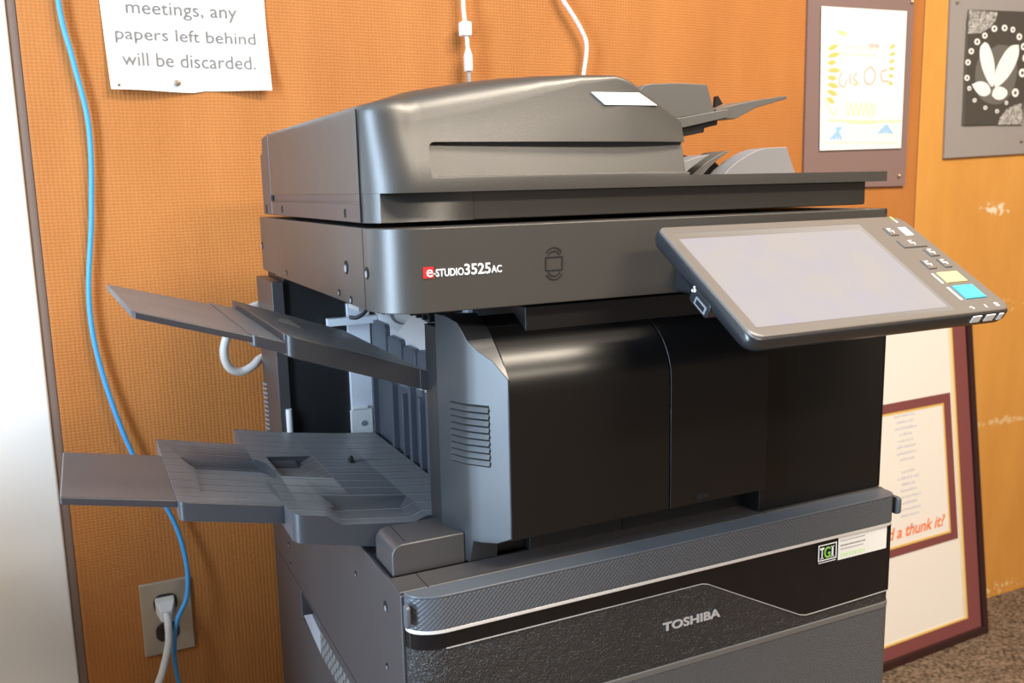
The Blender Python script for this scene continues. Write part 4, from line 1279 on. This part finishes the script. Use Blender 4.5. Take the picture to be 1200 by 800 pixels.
pin(1.7095, 0.4290, 0.0036, M['pinbrown'], 'dull tack in the lower right of the grey board', WY - 0.0055)

# ------------------------------------------------------------------ framed poster leaning against the wall
yw = math.radians(2.5)
lean = 0.1275
fB = Vector((1.564, 0.562, FL))
Rz = Matrix.Rotation(yw, 3, 'Z')
fU = Rz @ X_
fV = Rz @ Vector((0, lean, 1)).normalized()
fN = fV.cross(fU).normalized()
if fN.y > 0:
    fN = -fN
FP = empty('framed_poster', tuple(fB + fU * -0.38), 'dark framed poster with white and maroon mats leaning on the wall beside the printer', 'picture')


def fbox(mb, u0, u1, v0, v1, h0, h1):
    return mb.flat([(u0, v0), (u1, v0), (u1, v1), (u0, v1)], fB + fN * h0, fU, fV, fN, h1 - h0)


UW, VH = -0.780, 0.775
fm = MB()
fw = 0.0185
fbox(fm, UW, 0, 0, fw, -0.022, 0.0)
fbox(fm, UW, 0, VH - fw, VH, -0.022, 0.0)
fbox(fm, UW, UW + fw, fw, VH - fw, -0.022, 0.0)
fbox(fm, -fw, 0, fw, VH - fw, -0.022, 0.0)
fm.build('frame', M['framewood'], FP, bevel=0.003, seg=3)


def ring_mat(name, m, o4, i4, h0, h1):
    g = MB()
    (a, b, c, d), (e, f, g2, h) = o4, i4
    fbox(g, a, b, c, g2, h0, h1)
    fbox(g, a, b, h, d, h0, h1)
    fbox(g, a, e, g2, h, h0, h1)
    fbox(g, f, b, g2, h, h0, h1)
    return g.build(name, m, FP)


ring_mat('maroon_mat', M['maroon'], (UW + .017, -0.017, 0.017, VH - .017), (UW + .0615, -0.0615, 0.0470, VH - .047), -0.008, -0.0062)
ring_mat('gold_edge', M['gold'], (UW + .0615, -0.0615, 0.0470, VH - .047), (UW + .066, -0.0660, 0.0505, VH - .0505), -0.008, -0.0066)
ring_mat('cream_edge', M['cream'], (UW + .066, -0.0660, 0.0505, VH - .0505), (UW + .0765, -0.0745, 0.0530, VH - .053), -0.008, -0.0070)
MAT = fbox(MB(), UW + .06, -0.060, 0.045, VH - .045, -0.012, -0.0078).build('white_mat', M['matwhite'], FP)
# inner card
cu0, cu1, cv0, cv1 = -0.700, -0.0800, 0.2340, 0.5600
ring_mat('card_border', M['maroon'], (cu0, cu1, cv0, cv1), (cu0 + .024, cu1 - .0225, cv0 + .0170, cv1 - .0200), -0.0078, -0.0064)
ring_mat('card_gold_edge', M['gold'], (cu0 + .024, cu1 - .0225, cv0 + .0170, cv1 - .0200), (cu0 + .029, cu1 - .0272, cv0 + .0215, cv1 - .0245), -0.0078, -0.0067)
fbox(MB(), cu0 + .023, cu1 - .0220, cv0 + .016, cv1 - .019, -0.0078, -0.0072).build('card', M['matwhite'], FP)
tx = MB()
vv = 0.5270
lens = [0.066, 0.055, 0.066, 0.038, 0.048, 0.060, 0.062, 0.042, 0, 0.038, 0.064, 0.044, 0.050, 0.070, 0.046, 0.066, 0.058, 0, 0.036]
for ll in lens:
    if ll:
        u = -0.2280 - ll / 2
        while u < -0.2280 + ll / 2:
            a = random.uniform(0.0018, 0.0036)
            hh = random.choice((0.004, 0.004, 0.0062))
            fbox(tx, u, u + a * 0.72, vv, vv + hh, -0.0072, -0.0071)
            u += a + (0.003 if random.random() < 0.12 else 0.0008)
    vv -= 0.0134
tx.build('name_lettering', M['bluegrey_ink'], FP)
MB().text('d a thunk it?', fB + fU * (-0.300) + fV * 0.2700 + fN * -0.0072, fU, fV, fN, 0.182, 0.0260, 0.0002, bold=0.02, shear=0.35).build('orange_lettering', M['orange_ink'], FP)

bpy.context.view_layer.update()
